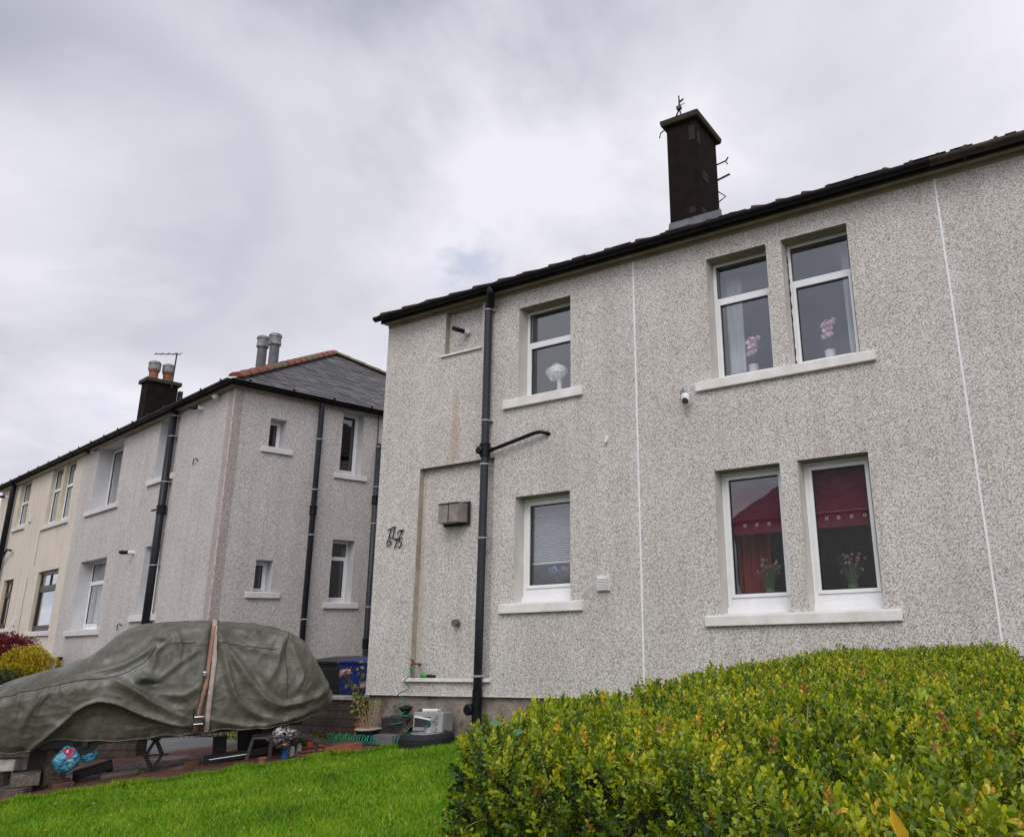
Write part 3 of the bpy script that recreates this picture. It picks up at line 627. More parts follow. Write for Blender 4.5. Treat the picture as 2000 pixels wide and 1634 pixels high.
# soil pipe
PX, PY = -7.10, FY-.09
dp = downpipe(house, [(-6.97, EY-.05, 4.88), (-6.975, EY-.03, 4.80), (-7.075, PY+.0, 4.68), (PX, PY, 4.60), (PX, PY, 2.0), (PX-.01, PY, .5), (PX-.015, PY, -.66)], .056, 'pipe_grey',
              rings=[(PX, PY, 4.60), (PX, PY, 2.93), (PX-.003, PY, 2.31), (PX-.005, PY, 1.30), (PX-.014, PY, -.46)], collars=[(PX, PY, 2.50)])
mb = MB(); mb.tube([(-6.96, EY-.05, 4.90), (-6.975, EY-.03, 4.80), (-7.075, PY, 4.665), (PX, PY, 4.60)], .062, 14); mb.build('swan_neck', 'pipe_black', dp, smooth=True)
mb = MB(); mb.tube([(PX-.015, PY, -.62), (PX-.015, PY, -1.0), (PX+.02, PY, -1.10), (PX+.09, PY+.0, -1.17), (PX+.13, PY, -1.3)], .063, 14); mb.lathe((PX-.10, PY-.03, -.86), [(.055, -.06), (.07, -.05), (.07, .03), (.05, .05)], 14, axis='y'); mb.build('pipe_bend', 'pipe_black', dp, smooth=False)
mb = MB(); mb.tube([(PX+.04, PY, 2.50), (PX+.15, PY, 2.505), (-6.25, PY, 2.635), (-6.17, PY+.01, 2.64), (-6.10, PY+.05, 2.625), (-6.07, FY+.02, 2.61)], .026, 10); mb.lathe((PX+.10, PY, 2.503), [(.034, -.03), (.034, .03)], 12, axis='x'); mb.lathe((PX-.035, PY-.075, 2.50), [(.04, -.03), (.055, -.02), (.055, .02), (.03, .03)], 12, axis='y'); mb.build('waste_pipe', 'pipe_black', dp, smooth=False)
# number plate: 77 over 75 with a scroll
mb = MB()
def nz(px_, py_): return (-8.94+(px_-760)*.0109, FY-.022, 1.56-(py_-1035.0)*.0083+(px_-760)*.0014)
def stroke(pts, r=.011): mb.tube([nz(*p) for p in pts], [r*.78]*len(pts), 7)
stroke([(760, 1034.5), (766.5, 1033.5)], .013); stroke([(766, 1034), (764.5, 1042), (762.5, 1049)]); stroke([(766, 1033.5), (773.5, 1032)], .013); stroke([(773, 1033), (771.5, 1041), (769.5, 1049.5)])
stroke([(762.5, 1049.5), (769, 1050)], .008); stroke([(763, 1050), (760, 1055), (759.5, 1060), (762.5, 1063), (766.5, 1061), (767.5, 1057), (764.5, 1054.5), (763, 1057)], .011)
stroke([(767, 1049), (772, 1052), (776.5, 1054.5), (781, 1054), (785, 1048), (786.5, 1043), (782.5, 1040.5), (778.5, 1043), (779, 1048)], .010); stroke([(783, 1043), (787.5, 1043), (788.5, 1041.5)], .015)
stroke([(774, 1055.5), (779.5, 1055.5)], .012); stroke([(779, 1056), (776.5, 1064), (774, 1070.5)]); stroke([(787, 1055), (782, 1055), (781.5, 1061), (785, 1061), (786.5, 1066), (783.5, 1070.5), (779.5, 1068.5)], .011)
mb.build('house_number', 'numeral', house, smooth=True)
# wall fittings
mb = MB(); mb.hexa([(-7.89, FY-.11, 1.56), (-7.54, FY-.11, 1.56), (-7.50, FY+.07, 1.56), (-7.93, FY+.07, 1.56), (-7.89, FY-.11, 1.825), (-7.54, FY-.11, 1.825), (-7.50, FY+.07, 1.825), (-7.93, FY+.07, 1.825)])
bv = mb.build('flue_box', 'vent_metal', house, bevel=.006); mb = MB(); mb.box((-7.94, FY+.055, 1.53), (-7.46, FY+.068, 1.855)); mb.box((-7.71, FY-.116, 1.57), (-7.70, FY-.108, 1.82)); mb.box((-7.90, FY-.125, 1.822), (-7.53, FY+.07, 1.832)); mb.build('flue_frame', 'plain_dark', bv)
mb = MB(); mb.lathe((-7.63, FY+.07, .215), [(.0, -.065), (.048, -.065), (.05, -.05), (.05, .0)], 20, axis='y'); mb.build('round_vent', 'vent_brown', house)
mb = MB(); mb.box((-5.335, FY-.035, .52), (-5.155, FY+.005, .705)); lv = mb.build('louvre_vent', 'pvc_old', house, bevel=.004); mb = MB()
for k in range(8): z = .535+k*.0195; mb.hexa([(-5.32, FY-.052, z), (-5.17, FY-.052, z), (-5.17, FY-.03, z+.011), (-5.32, FY-.03, z+.011), (-5.32, FY-.049, z+.005), (-5.17, FY-.049, z+.005), (-5.17, FY-.03, z+.016), (-5.32, FY-.03, z+.016)])
mb.build('louvre', 'sill_paint', lv)
mb = MB(); mb.tube([(-7.60, FY+.07, 4.40), (-7.66, FY-.02, 4.415)], .036, 12); mb.build('overflow_collar', 'pvc_old', house); mb = MB(); mb.tube([(-7.63, FY+.0, 4.41), (-7.70, FY-.10, 4.43), (-7.745, FY-.12, 4.45)], .034, 12); mb.build('overflow_spout', 'pipe_black', house, smooth=True)
mb = MB(); mb.lathe((-4.0, FY-.03, 2.80), [(.035, -.03), (.035, .03)], 14, axis='y'); mb.tube([(-4.0, FY-.04, 2.80), (-4.0, FY-.09, 2.78)], .012, 8); mb.lathe((-3.985, FY-.11, 2.72), [(.0, -.07), (.04, -.062), (.055, -.02), (.055, .04), (.046, .075), (.0, .088)], 16)
scm = mb.build('security_camera', 'white_plastic', house, smooth=True); mb = MB(); mb.lathe((-3.975, FY-.155, 2.695), [(.0, -.016), (.036, -.014), (.038, .03)], 14, axis='y'); mb.build('lens', 'black_plastic', scm); mb = MB(); mb.hexa([(-4.075, FY-.07, 2.80), (-4.02, FY-.07, 2.80), (-4.02, FY-.06, 2.80), (-4.075, FY-.06, 2.80), (-4.085, FY-.07, 2.845), (-4.03, FY-.07, 2.90), (-4.03, FY-.06, 2.90), (-4.085, FY-.06, 2.845)]); mb.build('antenna', 'cowl_metal', scm)
mb = MB(); mb.box((-5.185, FY-.03, 2.40), (-5.15, FY+.002, 2.46)); mb.lathe((-5.168, FY-.035, 2.385), [(.018, -.02), (.018, .02)], 10, axis='y'); mb.build('cable_outlet', 'white_plastic', house, bevel=.003)
# tap
mb = MB(); mb.tube([(-8.30, FY+.07, -.31), (-8.20, FY-.02, -.315), (-8.16, FY-.05, -.32)], .014, 8); mb.tube([(-8.19, FY+.02, -.315), (-8.27, FY-.06, -.30), (-8.30, FY-.07, -.33)], .013, 8); mb.tube([(-8.27, FY-.06, -.29), (-8.29, FY-.06, -.26)], .008, 6); mb.tube([(-8.33, FY-.06, -.245), (-8.26, FY-.06, -.27)], .009, 6); mb.build('tap', 'wood_brown', house, smooth=True)

# things standing in the windows
def petals(mb_, c, rad, n, size, seed, squash=(1,1,1), shell=.55):
    rn = random.Random(seed)
    for _ in range(n):
        while True:
            d = Vector((rn.gauss(0,1), rn.gauss(0,1), rn.gauss(0,1)))
            if d.length > .1: break
        d.normalize(); rr = rad*(shell+(1-shell)*rn.random()); p = Vector(c)+Vector((d.x*rr*squash[0], d.y*rr*squash[1], d.z*rr*squash[2]))
        t = d.cross(Vector((rn.uniform(-1,1), rn.uniform(-1,1), rn.uniform(-1,1)))).normalized(); b = d.cross(t); s = size*rn.uniform(.7, 1.3)
        mb_.face([p-t*s-b*s*.4, p+d*s*.15-t*s*.2-b*s, p+t*s-b*s*.3+d*s*.3, p+t*s*.6+b*s*.8+d*s*.2, p-t*s*.5+b*s])
def orchid(x, lab, tall):
    z = 3.03; y = FY+.38
    t = thing('potted_orchid', lab, 'orchid', (x, y, z), group='pink orchids in the upper double window')
    mb = MB(); mb.lathe((x, y, z), [(.045, .0), (.058, .05), (.062, .13), (.066, .135), (.055, .135), (.0, .12)], 20); mb.build('pot', 'white_plastic', t, smooth=True)
    mb = MB(); mb.tube([(x, y, z+.12), (x-.025, y, z+.24), (x-.03, y+.01, z+tall-.16), (x+.01, y, z+tall), (x+.09, y, z+tall-.0)], .0045, 6); mb.tube([(x+.01, y, z+.12), (x+.02, y, z+.3), (x-.0, y, z+tall-.05)], .004, 6); mb.build('stem', 'stem', t)
    mb = MB(); 
    for i, (dx, dz, r) in enumerate(((-.045, -.03, .042), (.005, .0, .045), (-.03, -.10, .04), (.03, -.07, .04), (-.005, -.155, .036), (.085, .015, .032), (-.05, -.17, .026), (.03, -.14, .03), (.05, -.01, .036))): petals(mb, (x+dx, y-.01, z+tall+dz), r, 26, .022, i+int(x*10), (1, .6, 1), .3)
    mb.build('blossom', 'petal_pink', t)
orchid(-3.27, 'pink orchid in a white pot behind the left pane of the upper double window', .46); orchid(-2.31, 'pink orchid in a white pot behind the right pane of the upper double window', .49)
t = thing('flower_vase', 'round white hydrangea bouquet in a white vase inside the small upper window', 'vase', (-6.19, FY+.38, 3.285))
mb = MB(); mb.lathe((-6.17, FY+.38, 3.285), [(.035, .0), (.042, .02), (.034, .1), (.036, .2), (.04, .235), (.03, .235), (.0, .22)], 20); mb.build('vase', 'white_plastic', t, smooth=True)
mb = MB(); petals(mb, (-6.20, FY+.36, 3.605), .165, 900, .022, 3, (1, .72, .62), .82)
for i, (dx, dz) in enumerate(((-.1, .02), (.1, .01), (0, .06), (-.05, -.05), (.06, -.04))): petals(mb, (-6.20+dx, FY+.34, 3.605+dz), .07, 90, .024, 20+i, (1, .8, 1), .7)
mb.build('blossom', 'petal_white', t)
t = thing('flower_mug', 'white mug of blue and pink dried flowers inside the lower window with the white blind', 'flowers', (-6.17, FY+.38, .512))
mb = MB(); mb.lathe((-6.17, FY+.38, .512), [(.04, .0), (.05, .02), (.052, .16), (.046, .16), (.0, .14)], 18); mb.tube([(-6.215, FY+.38, .65), (-6.25, FY+.38, .62), (-6.245, FY+.38, .56), (-6.215, FY+.38, .55)], .007, 6); mb.build('mug', 'cream_glaze', t, smooth=True)
mb = MB(); rn = random.Random(8)
for _ in range(16): a = rn.uniform(0, 6.28); l = rn.uniform(.12, .26); mb.tube([(-6.17, FY+.38, .64), (-6.17+math.cos(a)*l*.7, FY+.38+math.sin(a)*l*.3, .66+l*.9)], .0025, 4)
mb.build('stem', 'stem', t)
mb = MB(); petals(mb, (-6.25, FY+.37, .85), .085, 80, .018, 5, (1.3, .6, .8), .3); mb.build('blossom', 'petal_blue', t)
mb = MB(); petals(mb, (-6.06, FY+.37, .86), .08, 60, .016, 6, (1.3, .6, 1), .3); mb.build('blossom', 'petal_dusty', t)
mb = MB(); mb.lathe((-6.46, FY+.36, .512), [(.022, 0), (.022, .09), (.01, .11), (.012, .135), (.0, .137)], 12); tag(mb.build('bottle', 'appliance', None, smooth=True), 'small pale bottle on the inner ledge left of the flower mug', 'bottle')
def grassvase(x, lab, sd):
    z = .275; y = FY+.38; rn = random.Random(sd); t = thing('flower_vase', lab, 'vase', (x, y, z), group='vases of green stems in the lower double window')
    mb = MB(); mb.lathe((x, y, z), [(.04, .0), (.04, .03), (.055, .2), (.05, .2), (.035, .03)], 16); mb.build('vase', 'glass_green', t, smooth=True)
    mb = MB(); mf = MB()
    for _ in range(46):
        a = rn.uniform(0, 6.28); l = rn.uniform(.28, .5); sp = rn.uniform(.02, .16); p = (x+math.cos(a)*sp, y+math.sin(a)*sp*.5, z+.1+l*.85); mb.tube([(x+math.cos(a)*.02, y, z+.1), (x+math.cos(a)*sp*.5, y+math.sin(a)*sp*.25, z+.1+l*.5), p], .003, 4)
        if rn.random() < .65: petals(mf, p, .016, 7, .013, rn.randint(0, 9999), (1,1,1), .2)
    mb.build('stem', 'glass_green', t); mf.build('blossom', 'petal_dusty', t)
grassvase(-3.26, 'thin green stems in a vase behind the left pane of the lower double window', 1); grassvase(-2.31, 'thin green stems in a vase behind the right pane of the lower double window', 2)
def curtain(x0, x1, z0, z1, y, mat, lab, waves=5, amp=.022, taper=0, grp=None):
    n = waves*10; V = []; F = []
    for j in range(9):
        zt_ = z0+(z1-z0)*j/8
        for i in range(n+1):
            t_ = i/n; x = x0+(x1-x0)*t_*(1-taper*(1-j/8)); V.append((x, y+amp*math.sin(t_*waves*6.283)+.008*math.sin(t_*13+j), zt_))
    for j in range(8):
        for i in range(n): k = j*(n+1)+i; F.append((k, k+1, k+n+2, k+n+1))
    o = fastmesh('curtain', np.array(V), np.array(F), mat, smooth=True, loc=((x0+x1)/2, y, z0)); md = o.modifiers.new('thickness', 'SOLIDIFY'); md.thickness = .003; tag(o, lab, 'curtain', grp)
curtain(-3.66, -3.44, 3.04, 4.52, FY+.60, 'net', 'white curtain at the left edge of the upper double window'); curtain(-2.12, -1.86, 3.04, 4.52, FY+.60, 'net', 'white curtain at the right edge of the upper double window')
curtain(-3.72, -3.27, .28, 1.75, FY+.62, 'curtain_red', 'red curtain hanging in the left pane of the lower double window', 4, .03, .1); curtain(-2.11, -1.9, .28, 1.75, FY+.62, 'curtain_red', 'red curtain hanging in the right pane of the lower double window', 3, .03)
def roller(x0, x1, lab, eyes):
    y = FY+.34; zb = 1.095; t = thing('roller_blind', lab, 'blind', ((x0+x1)/2, y, zb), group='dark red roller blinds with square eyelets')
    mb = MB(); mb.box((x0, y-.002, zb), (x1, y+.002, 1.76)); mb.build('fabric', 'blind_red', t); mb = MB(); mb.tube([(x0, y, 1.76), (x1, y, 1.76)], .02, 10); mb.build('roller', 'white_plastic', t)
    for ex_ in eyes:
        mb = MB(); c = .017
        for (u0, u1, w0, w1) in ((-c, c, c-.008, c), (-c, c, -c, -c+.008), (-c, -c+.008, -c, c), (c-.008, c, -c, c)): mb.box((ex_+u0, y-.006, 1.20+w0), (ex_+u1, y-.003, 1.20+w1))
        e_ = mb.build('eyelet', 'white_plastic', t); mb = MB(); mb.box((ex_-.009, y-.0045, 1.191), (ex_+.009, y-.003, 1.209)); mb.build('eyelet_hole', 'plain_dark', e_)
roller(-3.67, -2.95, 'dark red roller blind with three square eyelets in the lower double window', [-3.50, -3.35, -3.20]); roller(-2.66, -1.96, 'dark red roller blind with four square eyelets in the lower double window', [-2.52, -2.385, -2.24, -2.095])
mb = MB()
for k in range(33): z = .955+k*.0245; mb.hexa([(-6.56, FY+.325, z), (-5.80, FY+.325, z), (-5.80, FY+.347, z+.012), (-6.56, FY+.347, z+.012), (-6.56, FY+.325, z+.002), (-5.80, FY+.325, z+.002), (-5.80, FY+.347, z+.014), (-6.56, FY+.347, z+.014)])
mb.box((-6.57, FY+.32, .935), (-5.79, FY+.35, .95)); mb.box((-6.57, FY+.315, 1.745), (-5.79, FY+.355, 1.785)); tag(mb.build('venetian_blind', 'blind_white', None), 'half lowered white slatted blind in the lower single window', 'blind')
# spray gun on the ledge
t = thing('spray_nozzle', 'black and green hose spray gun lying on the white recess ledge', 'spray gun', (-8.03, FY-.0, -.49))
mb = MB(); mb.tube([(-8.14, FY-.01, -.455), (-8.12, FY-.01, -.458), (-8.05, FY-.005, -.468)], [.04, .034, .018], 10); mb.build('spray_head', 'nozzle_green', t, smooth=True); mb = MB(); mb.tube([(-8.06, FY-.005, -.466), (-8.0, FY+.0, -.466), (-7.92, FY-.01, -.472)], [.022, .026, .018], 10); mb.bar((-8.0, FY-.005, -.456), (-7.93, FY+.02, -.466), .03, .02); mb.build('handle', 'black_plastic', t, smooth=False)

# ================================================================== NEIGHBOUR PAIR (turned 10.7 degrees)
YN = R(-10.66); MN = Matrix.Rotation(YN, 4, 'Z'); NS, NT = -15.6, 6.6; NSPLIT, NEND = -24.1, -31.75; NB = 15.45; NZ0, NZ1 = -1.9, 4.86
def PF(s, z, d=0): return (s, NT+d, z)
def PR(t, z, d=0): return (NS-d, t, z)
def nthing(name, lab, cat, s, t, grp=None):
    p = MN @ Vector((s, t, -1.5)); return thing(name, lab, cat, tuple(p), YN, grp)
grey = nthing('house', 'grey pebbledash neighbour house with hipped slate roof behind the covered car', 'house', NS, NT)
cream = nthing('house', 'cream rendered house at the far left with dark framed ground floor windows', 'house', NEND, NT)
NTP = .612; NEY, NEZ = NT-.16, 4.965; NH = (NB+.16-NEY)/2; NRZ = NEZ+NH*NTP; NTM = NEY+NH
g1 = (-23.08, -21.35, 3.27, 4.858); g2 = (-23.10, -21.32, .42, 2.02); g3 = (-19.2, -18.32, 3.52, 4.858); g4 = (-19.08, -18.25, .64, 2.05)
mb = MB(MN); gh = [g1, g2, g3, g4]; wall_grid(mb, PF, NSPLIT, NS, NZ0, NZ1, gh)
for h in gh: reveals(mb, PF, h, .42, 1)
h1 = (7.36, 7.70, 3.77, 4.38); h2 = (7.36, 7.70, .955, 1.56); h3 = (8.94, 9.45, 3.45, 4.858); h4 = (8.92, 9.43, .775, 2.06)
rh = [h1, h2, h3, h4]; wall_grid(mb, PR, NT, NB, NZ0, NZ1, rh)
for h in rh: reveals(mb, PR, h, .34, 1)
mb.face([(NS, NB, NZ0), (NS, NB, NZ1), (NSPLIT, NB, NZ1), (NSPLIT, NB, NZ0)]); mb.build('wall', ['render_grey', 'reveal_grey'], grey)
mb = MB(MN); mb.box((NS-.24, NT-.006, NZ0), (NS+.004, NT+.01, NZ1)); mb.box((NS-.01, NT-.005, NZ0), (NS+.006, NT+.17, NZ1)); mb.build('corner_strip', 'render_strip', grey)
mb = MB(MN); rn = random.Random(4); z = NZ0
while z < NZ1-.1:
    l = rn.uniform(.15, .9)
    mb.box((NS-.010, NT-.014, z), (NS+.010, NT+.006, min(NZ1-.02, z+l))); z += l+rn.choice([.01, .02, .12])
mb.build('corner_bead', 'mortar_pink', grey)
for s_ in (-20.2, -24.08): mb = MB(MN); mb.box((s_-.012, NT-.005, NZ0), (s_+.012, NT+.003, NZ1)); mb.build('expansion_joint', 'render_grey', grey)
DI = .32
window(grey, PF, g1, DI, .06, None, bottom=.04, sash=.04, M=MN); window(grey, PF, g3, DI, .06, None, bottom=.04, sash=.04, M=MN)
window(grey, PF, g2, .27, .06, (1.50, 1.56), mull=-21.95, bottom=.04, sash=.04, M=MN); window(grey, PF, g4, .27, .06, (1.54, 1.60), bottom=.04, sash=.04, M=MN)
window(grey, PR, h1, .24, .05, None, sash=.03, M=MN); window(grey, PR, h2, .24, .05, None, sash=.03, M=MN)
window(grey, PR, h3, .23, .055, None, bottom=.04, sash=.03, M=MN); window(grey, PR, h4, .23, .055, (1.68, 1.73), bottom=.03, sash=.03, M=MN)
for (s0, s1, z0) in ((-23.33, -21.13, 3.14), (-23.33, -21.1, .29), (-19.45, -18.1, 3.39), (-19.36, -18.05, .51)): sill(grey, PF, s0, s1, z0, z0+.125, .06, .30, 'sill_grey', MN)
for (t0, t1, z0) in ((7.21, 7.86, 3.665), (7.21, 7.87, .845), (8.82, 9.59, 3.345), (8.80, 9.59, .665)): sill(grey, PR, t0, t1, z0, z0+.105, .05, .24, 'sill_grey', MN)
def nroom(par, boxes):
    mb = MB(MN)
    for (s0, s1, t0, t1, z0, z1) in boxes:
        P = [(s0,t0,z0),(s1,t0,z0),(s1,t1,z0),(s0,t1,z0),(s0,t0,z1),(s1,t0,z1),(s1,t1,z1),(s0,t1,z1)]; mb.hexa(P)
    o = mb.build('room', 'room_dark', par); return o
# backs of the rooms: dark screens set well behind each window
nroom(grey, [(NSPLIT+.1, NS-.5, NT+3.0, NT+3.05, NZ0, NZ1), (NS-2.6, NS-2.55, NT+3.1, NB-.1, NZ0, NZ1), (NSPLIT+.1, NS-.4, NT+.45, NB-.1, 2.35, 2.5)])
# net curtains in the near grey window
c = MN @ Vector((-22.35, NT+.45, .5)); 
mb = MB(MN); n = 60
for i in range(n):
    a, b_ = i/n, (i+1)/n; f_ = lambda q: NT+.45+.02*math.sin(q*60); s0, s1 = -23.05+1.25*a, -23.05+1.25*b_; zb0 = .47 if a < .62 else .75
    mb.face([(s0, f_(a), zb0), (s1, f_(b_), zb0), (s1, f_(b_), 1.5), (s0, f_(a), 1.5)])
tag(mb.build('curtain', 'net', None, smooth=True), 'white net curtain behind the ground floor window of the grey house', 'curtain')
mb = MB(MN); n = 60
for i in range(n):
    a, b_ = i/n, (i+1)/n; f_ = lambda q: NT+.5+.012*math.sin(q*110); s0, s1 = -23.0+1.6*a, -23.0+1.6*b_
    mb.face([(s0, f_(a), 3.32), (s1, f_(b_), 3.32), (s1, f_(b_), 4.8), (s0, f_(a), 4.8)])
tag(mb.build('vertical_blind', 'grey_plastic', None), 'grey vertical blind behind the wide upper window of the grey house', 'blind')
mb = MB(MN); mb.lathe((NS-.42, 9.03, .93), [(.0, -.10), (.07, -.07), (.10, 0), (.07, .07), (.0, .10)], 16, axis='z'); tag(mb.build('globe_lamp', 'concrete_light', None, smooth=True), 'pale round ornament behind the lower right side window of the grey house', 'ornament')
# roofs: two halves of one hipped roof, split at the party wall
A_ = (NS+.16, NEY, NEZ); B_ = (NS+.16, NB+.16, NEZ); AP = (NS+.16-NH, NTM, NRZ); AP2 = (NEND-.16+NH, NTM, NRZ)
rf = tile_roof(grey, 'roof', A_, B_, AP, AP, 'slate', MN, rowh=.19, tw=.28, thick=.016, jitter=.006)
tile_roof(rf, 'roof_slope', (NSPLIT, NEY, NEZ), A_, AP, (NSPLIT, NTM, NRZ), 'slate', MN, rowh=.19, tw=.28, thick=.016); tile_roof(rf, 'roof_slope', B_, (NSPLIT, NB+.16, NEZ), (NSPLIT, NTM, NRZ), AP, 'slate', MN, rowh=.4, tw=.5, thick=.016)
off = Vector((0,0,.035)); rp = random.Random(2)
ridge_tiles(rf, Vector(A_)+off+Vector((-.12,.12,.06)), Vector(AP)+off, MN, 15, ('clay', 'clay_moss'), .135, pick=lambda k: 1 if k in (4, 5, 10, 9) else 0, name='hip_tiles')
ridge_tiles(rf, Vector(B_)+off, Vector(AP)+off, MN, 15, ('clay_moss', 'clay'), .12, pick=lambda k: 1 if k in (7, 8, 9, 6) else 0, name='hip_tiles')
ridge_tiles(rf, (NSPLIT, NTM, NRZ+.03), Vector(AP)+off, MN, 12, ('clay',), .12, name='ridge_tiles')
rc = tile_roof(cream, 'roof', (NEND-.16, NEY, NEZ), (NSPLIT, NEY, NEZ), (NSPLIT, NTM, NRZ), AP2, 'slate', MN, rowh=.25, tw=.3, thick=.016)
tile_roof(rc, 'roof_slope', (NEND-.16, NB+.16, NEZ), (NEND-.16, NEY, NEZ), AP2, AP2, 'slate', MN, rowh=.4, tw=.5); tile_roof(rc, 'roof_slope', (NSPLIT, NB+.16, NEZ), (NEND-.16, NB+.16, NEZ), AP2, (NSPLIT, NTM, NRZ), 'slate', MN, rowh=.5, tw=.6)
gutter(grey, (NSPLIT+.002, NEY-.06, NEZ-.02), (NS+.22, NEY-.06, NEZ-.02), (0,-1,0), MN, .065); gutter(grey, (NS+.22, NEY-.05, NEZ-.02), (NS+.22, NB, NEZ-.02), (1,0,0), MN, .065)
gutter(cream, (NEND-.2, NEY-.06, NEZ-.02), (NSPLIT-.002, NEY-.06, NEZ-.02), (0,-1,0), MN, .065)
mb = MB(MN); mb.box((NSPLIT, NEY+.03, NZ1+.002), (NS-.003, NT-.003, NZ1+.02)); mb.box((NS+.003, NEY+.03, NZ1+.001), (NS+.14, NB, NZ1+.019)); mb.build('soffit', 'soffit', grey)
mb = MB(MN); mb.box((NSPLIT, NEY+.005, NZ1-.01), (NS+.14, NEY+.028, NEZ-.015)); mb.box((NS+.142, NEY+.005, NZ1-.012), (NS+.16, NB, NEZ-.017)); mb.build('fascia', 'fascia', grey)
mb = MB(MN); mb.box((NEND-.15, NEY+.005, NZ1-.01), (NSPLIT-.002, NEY+.028, NEZ-.015)); mb.build('fascia', 'fascia', cream)
mb = MB(MN); mb.box((NEND-.1, NEY+.03, NZ1+.002), (NSPLIT-.003, NT-.003, NZ1+.02)); mb.build('soffit', 'reveal_cream', cream)
# pipes
downpipe(grey, [(-18.2, NT-.12, 4.92), (-18.2, NT-.11, -1.6)], .074, 'pipe_dark', rings=[(-18.2, NT-.11, z) for z in (4.75, 4.30, 3.32, 1.6, .3)], collars=[(-18.2, NT-.11, 2.72)], M=MN)
mb = MB(MN); mb.tube([(-18.25, NT-.12, 2.76), (-18.65, NT-.13, 2.765)], .022, 8); mb.build('waste_pipe', 'pipe_black', grey)
downpipe(grey, [(NS+.14, 8.37, 4.92), (NS+.11, 8.37, 4.8), (NS+.11, 8.37, -1.6)], .056, 'pipe_grey', rings=[(NS+.11, 8.37, z) for z in (4.08, 3.02, 2.1, .45)], collars=[(NS+.11, 8.37, 2.58)], M=MN)
downpipe(grey, [(NS+.08, 9.80, 4.22), (NS+.08, 9.80, -.2), (NS+.08, 9.80, -1.6)], .056, 'pipe_grey', rings=[(NS+.08, 9.80, z) for z in (4.15, 3.25, 2.45, .7)], collars=[(NS+.08, 9.80, 2.95), (NS+.08, 9.80, -.05)], M=MN)
mb = MB(MN); mb.tube([(NS+.06, 9.76, 4.9), (NS+.06, 9.78, 4.1)], .012, 6); mb.build('cable', 'steel_black', grey)
def spout(par, s, z, l=.17): 
    mb = MB(MN); mb.tube([(s+.03, NT+.02, z-.01), (s, NT-l*.6, z)], .042, 12); o = mb.build('overflow_collar', 'white_plastic', par); mb = MB(MN); mb.tube([(s+.005, NT-l*.5, z), (s-.05, NT-l*1.1, z), (s-.09, NT-l*1.25, z+.01)], [.04, .044, .03], 12); mb.build('overflow_spout', 'pipe_black', par)
spout(grey, -17.05, 4.71); spout(grey, -19.72, 1.98, .2); spout(grey, -23.5, 4.84, .12); spout(cream, -30.9, 4.6)
mb = MB(MN); mb.lathe((-16.3, NT-.08, 4.80), [(.0,-.05), (.05, -.045), (.05, .05), (.0, .06)], 12, axis='x'); mb.build('floodlight', 'white_plastic', grey)
for s, z in ((-17.0, 3.58), (-19.83, .43)): mb = MB(MN); mb.tube([(s-.05, NT-.05, z-.07), (s-.05, NT-.05, z+.05), (s+.03, NT-.05, z+.06), (s+.06, NT+.01, z+.02)], .011, 6); mb.build('wall_hook', 'steel_black', grey)
mb = MB(MN); mb.tube([(-23.2, NT-.08, -.18), (-23.2, NT-.08, -1.6)], .045, 10); mb.lathe((-23.2, NT-.08, -.2), [(.055, -.03), (.055, .03)], 10); mb.build('vent_pipe', 'pipe_black', grey)
# chimney with two pots, and two tall metal flues
mb = MB(MN); mb.box((-24.02, 7.62, 5.2), (-23.56, 8.40, 7.0)); nch = mb.build('chimney', 'chimney_render', grey, bevel=.01)
mb = MB(MN); mb.box((-24.09, 7.55, 7.0), (-23.49, 8.47, 7.11)); mb.build('chimney_cap', 'chimney_cap', nch, bevel=.015)
for (t_, s_, hh) in ((7.80, -23.78, .30), (8.16, -23.78, .30)):
    mb = MB(MN); mb.lathe((s_, t_, 7.10), [(.135, 0), (.13, .05), (.115, .1), (.115, .22), (.14, .27), (.14, .31), (.0, .31)], 18); pt = mb.build('chimney_pot', 'terracotta', nch, smooth=False)
    mb = MB(MN); mb.lathe((s_, t_, 7.10), [(.145, .29), (.155, .31), (.155, .46), (.165, .48), (.16, .50), (.13, .54), (.0, .55)], 18); mb.build('cowl', 'cowl_metal', pt)
mb = MB(MN); mb.tube([(-23.5, 8.2, 6.9), (-23.5, 8.22, 7.95)], .02, 8); mb.tube([(-23.75, 7.75, 7.86), (-23.45, 8.3, 7.92)], .014, 6)
for k in range(5): q = k/4; mb.tube([(-23.75+.3*q-.06, 7.75+.55*q, 7.85+.06*q), (-23.75+.3*q+.1, 7.75+.55*q, 7.88+.06*q)], .008, 5)
mb.build('aerial', 'steel_black', nch); mb = MB(MN); mb.box((-23.56, 8.40, 6.55), (-23.44, 8.5, 6.85)); mb.build('wall_box', 'steel_black', nch)
for (s_, t_, zt_) in ((-17.75, 8.0, 6.80), (-17.15, 8.0, 6.70)):
    mb = MB(MN); mb.lathe((s_, t_, 5.2), [(.105, 0), (.105, zt_-5.2-.2), (.12, zt_-5.2-.19), (.12, zt_-5.2-.15)], 18); fl = mb.build('flue', 'flue_metal', grey, smooth=False)
    mb = MB(MN); mb.lathe((s_, t_, zt_-.15), [(.125, -.06), (.135, -.04), (.135, .01), (.125, .02), (.125, .13), (.14, .14), (.14, .19), (.10, .22), (.0, .22)], 18); mb.build('cowl', 'cowl_metal', fl)
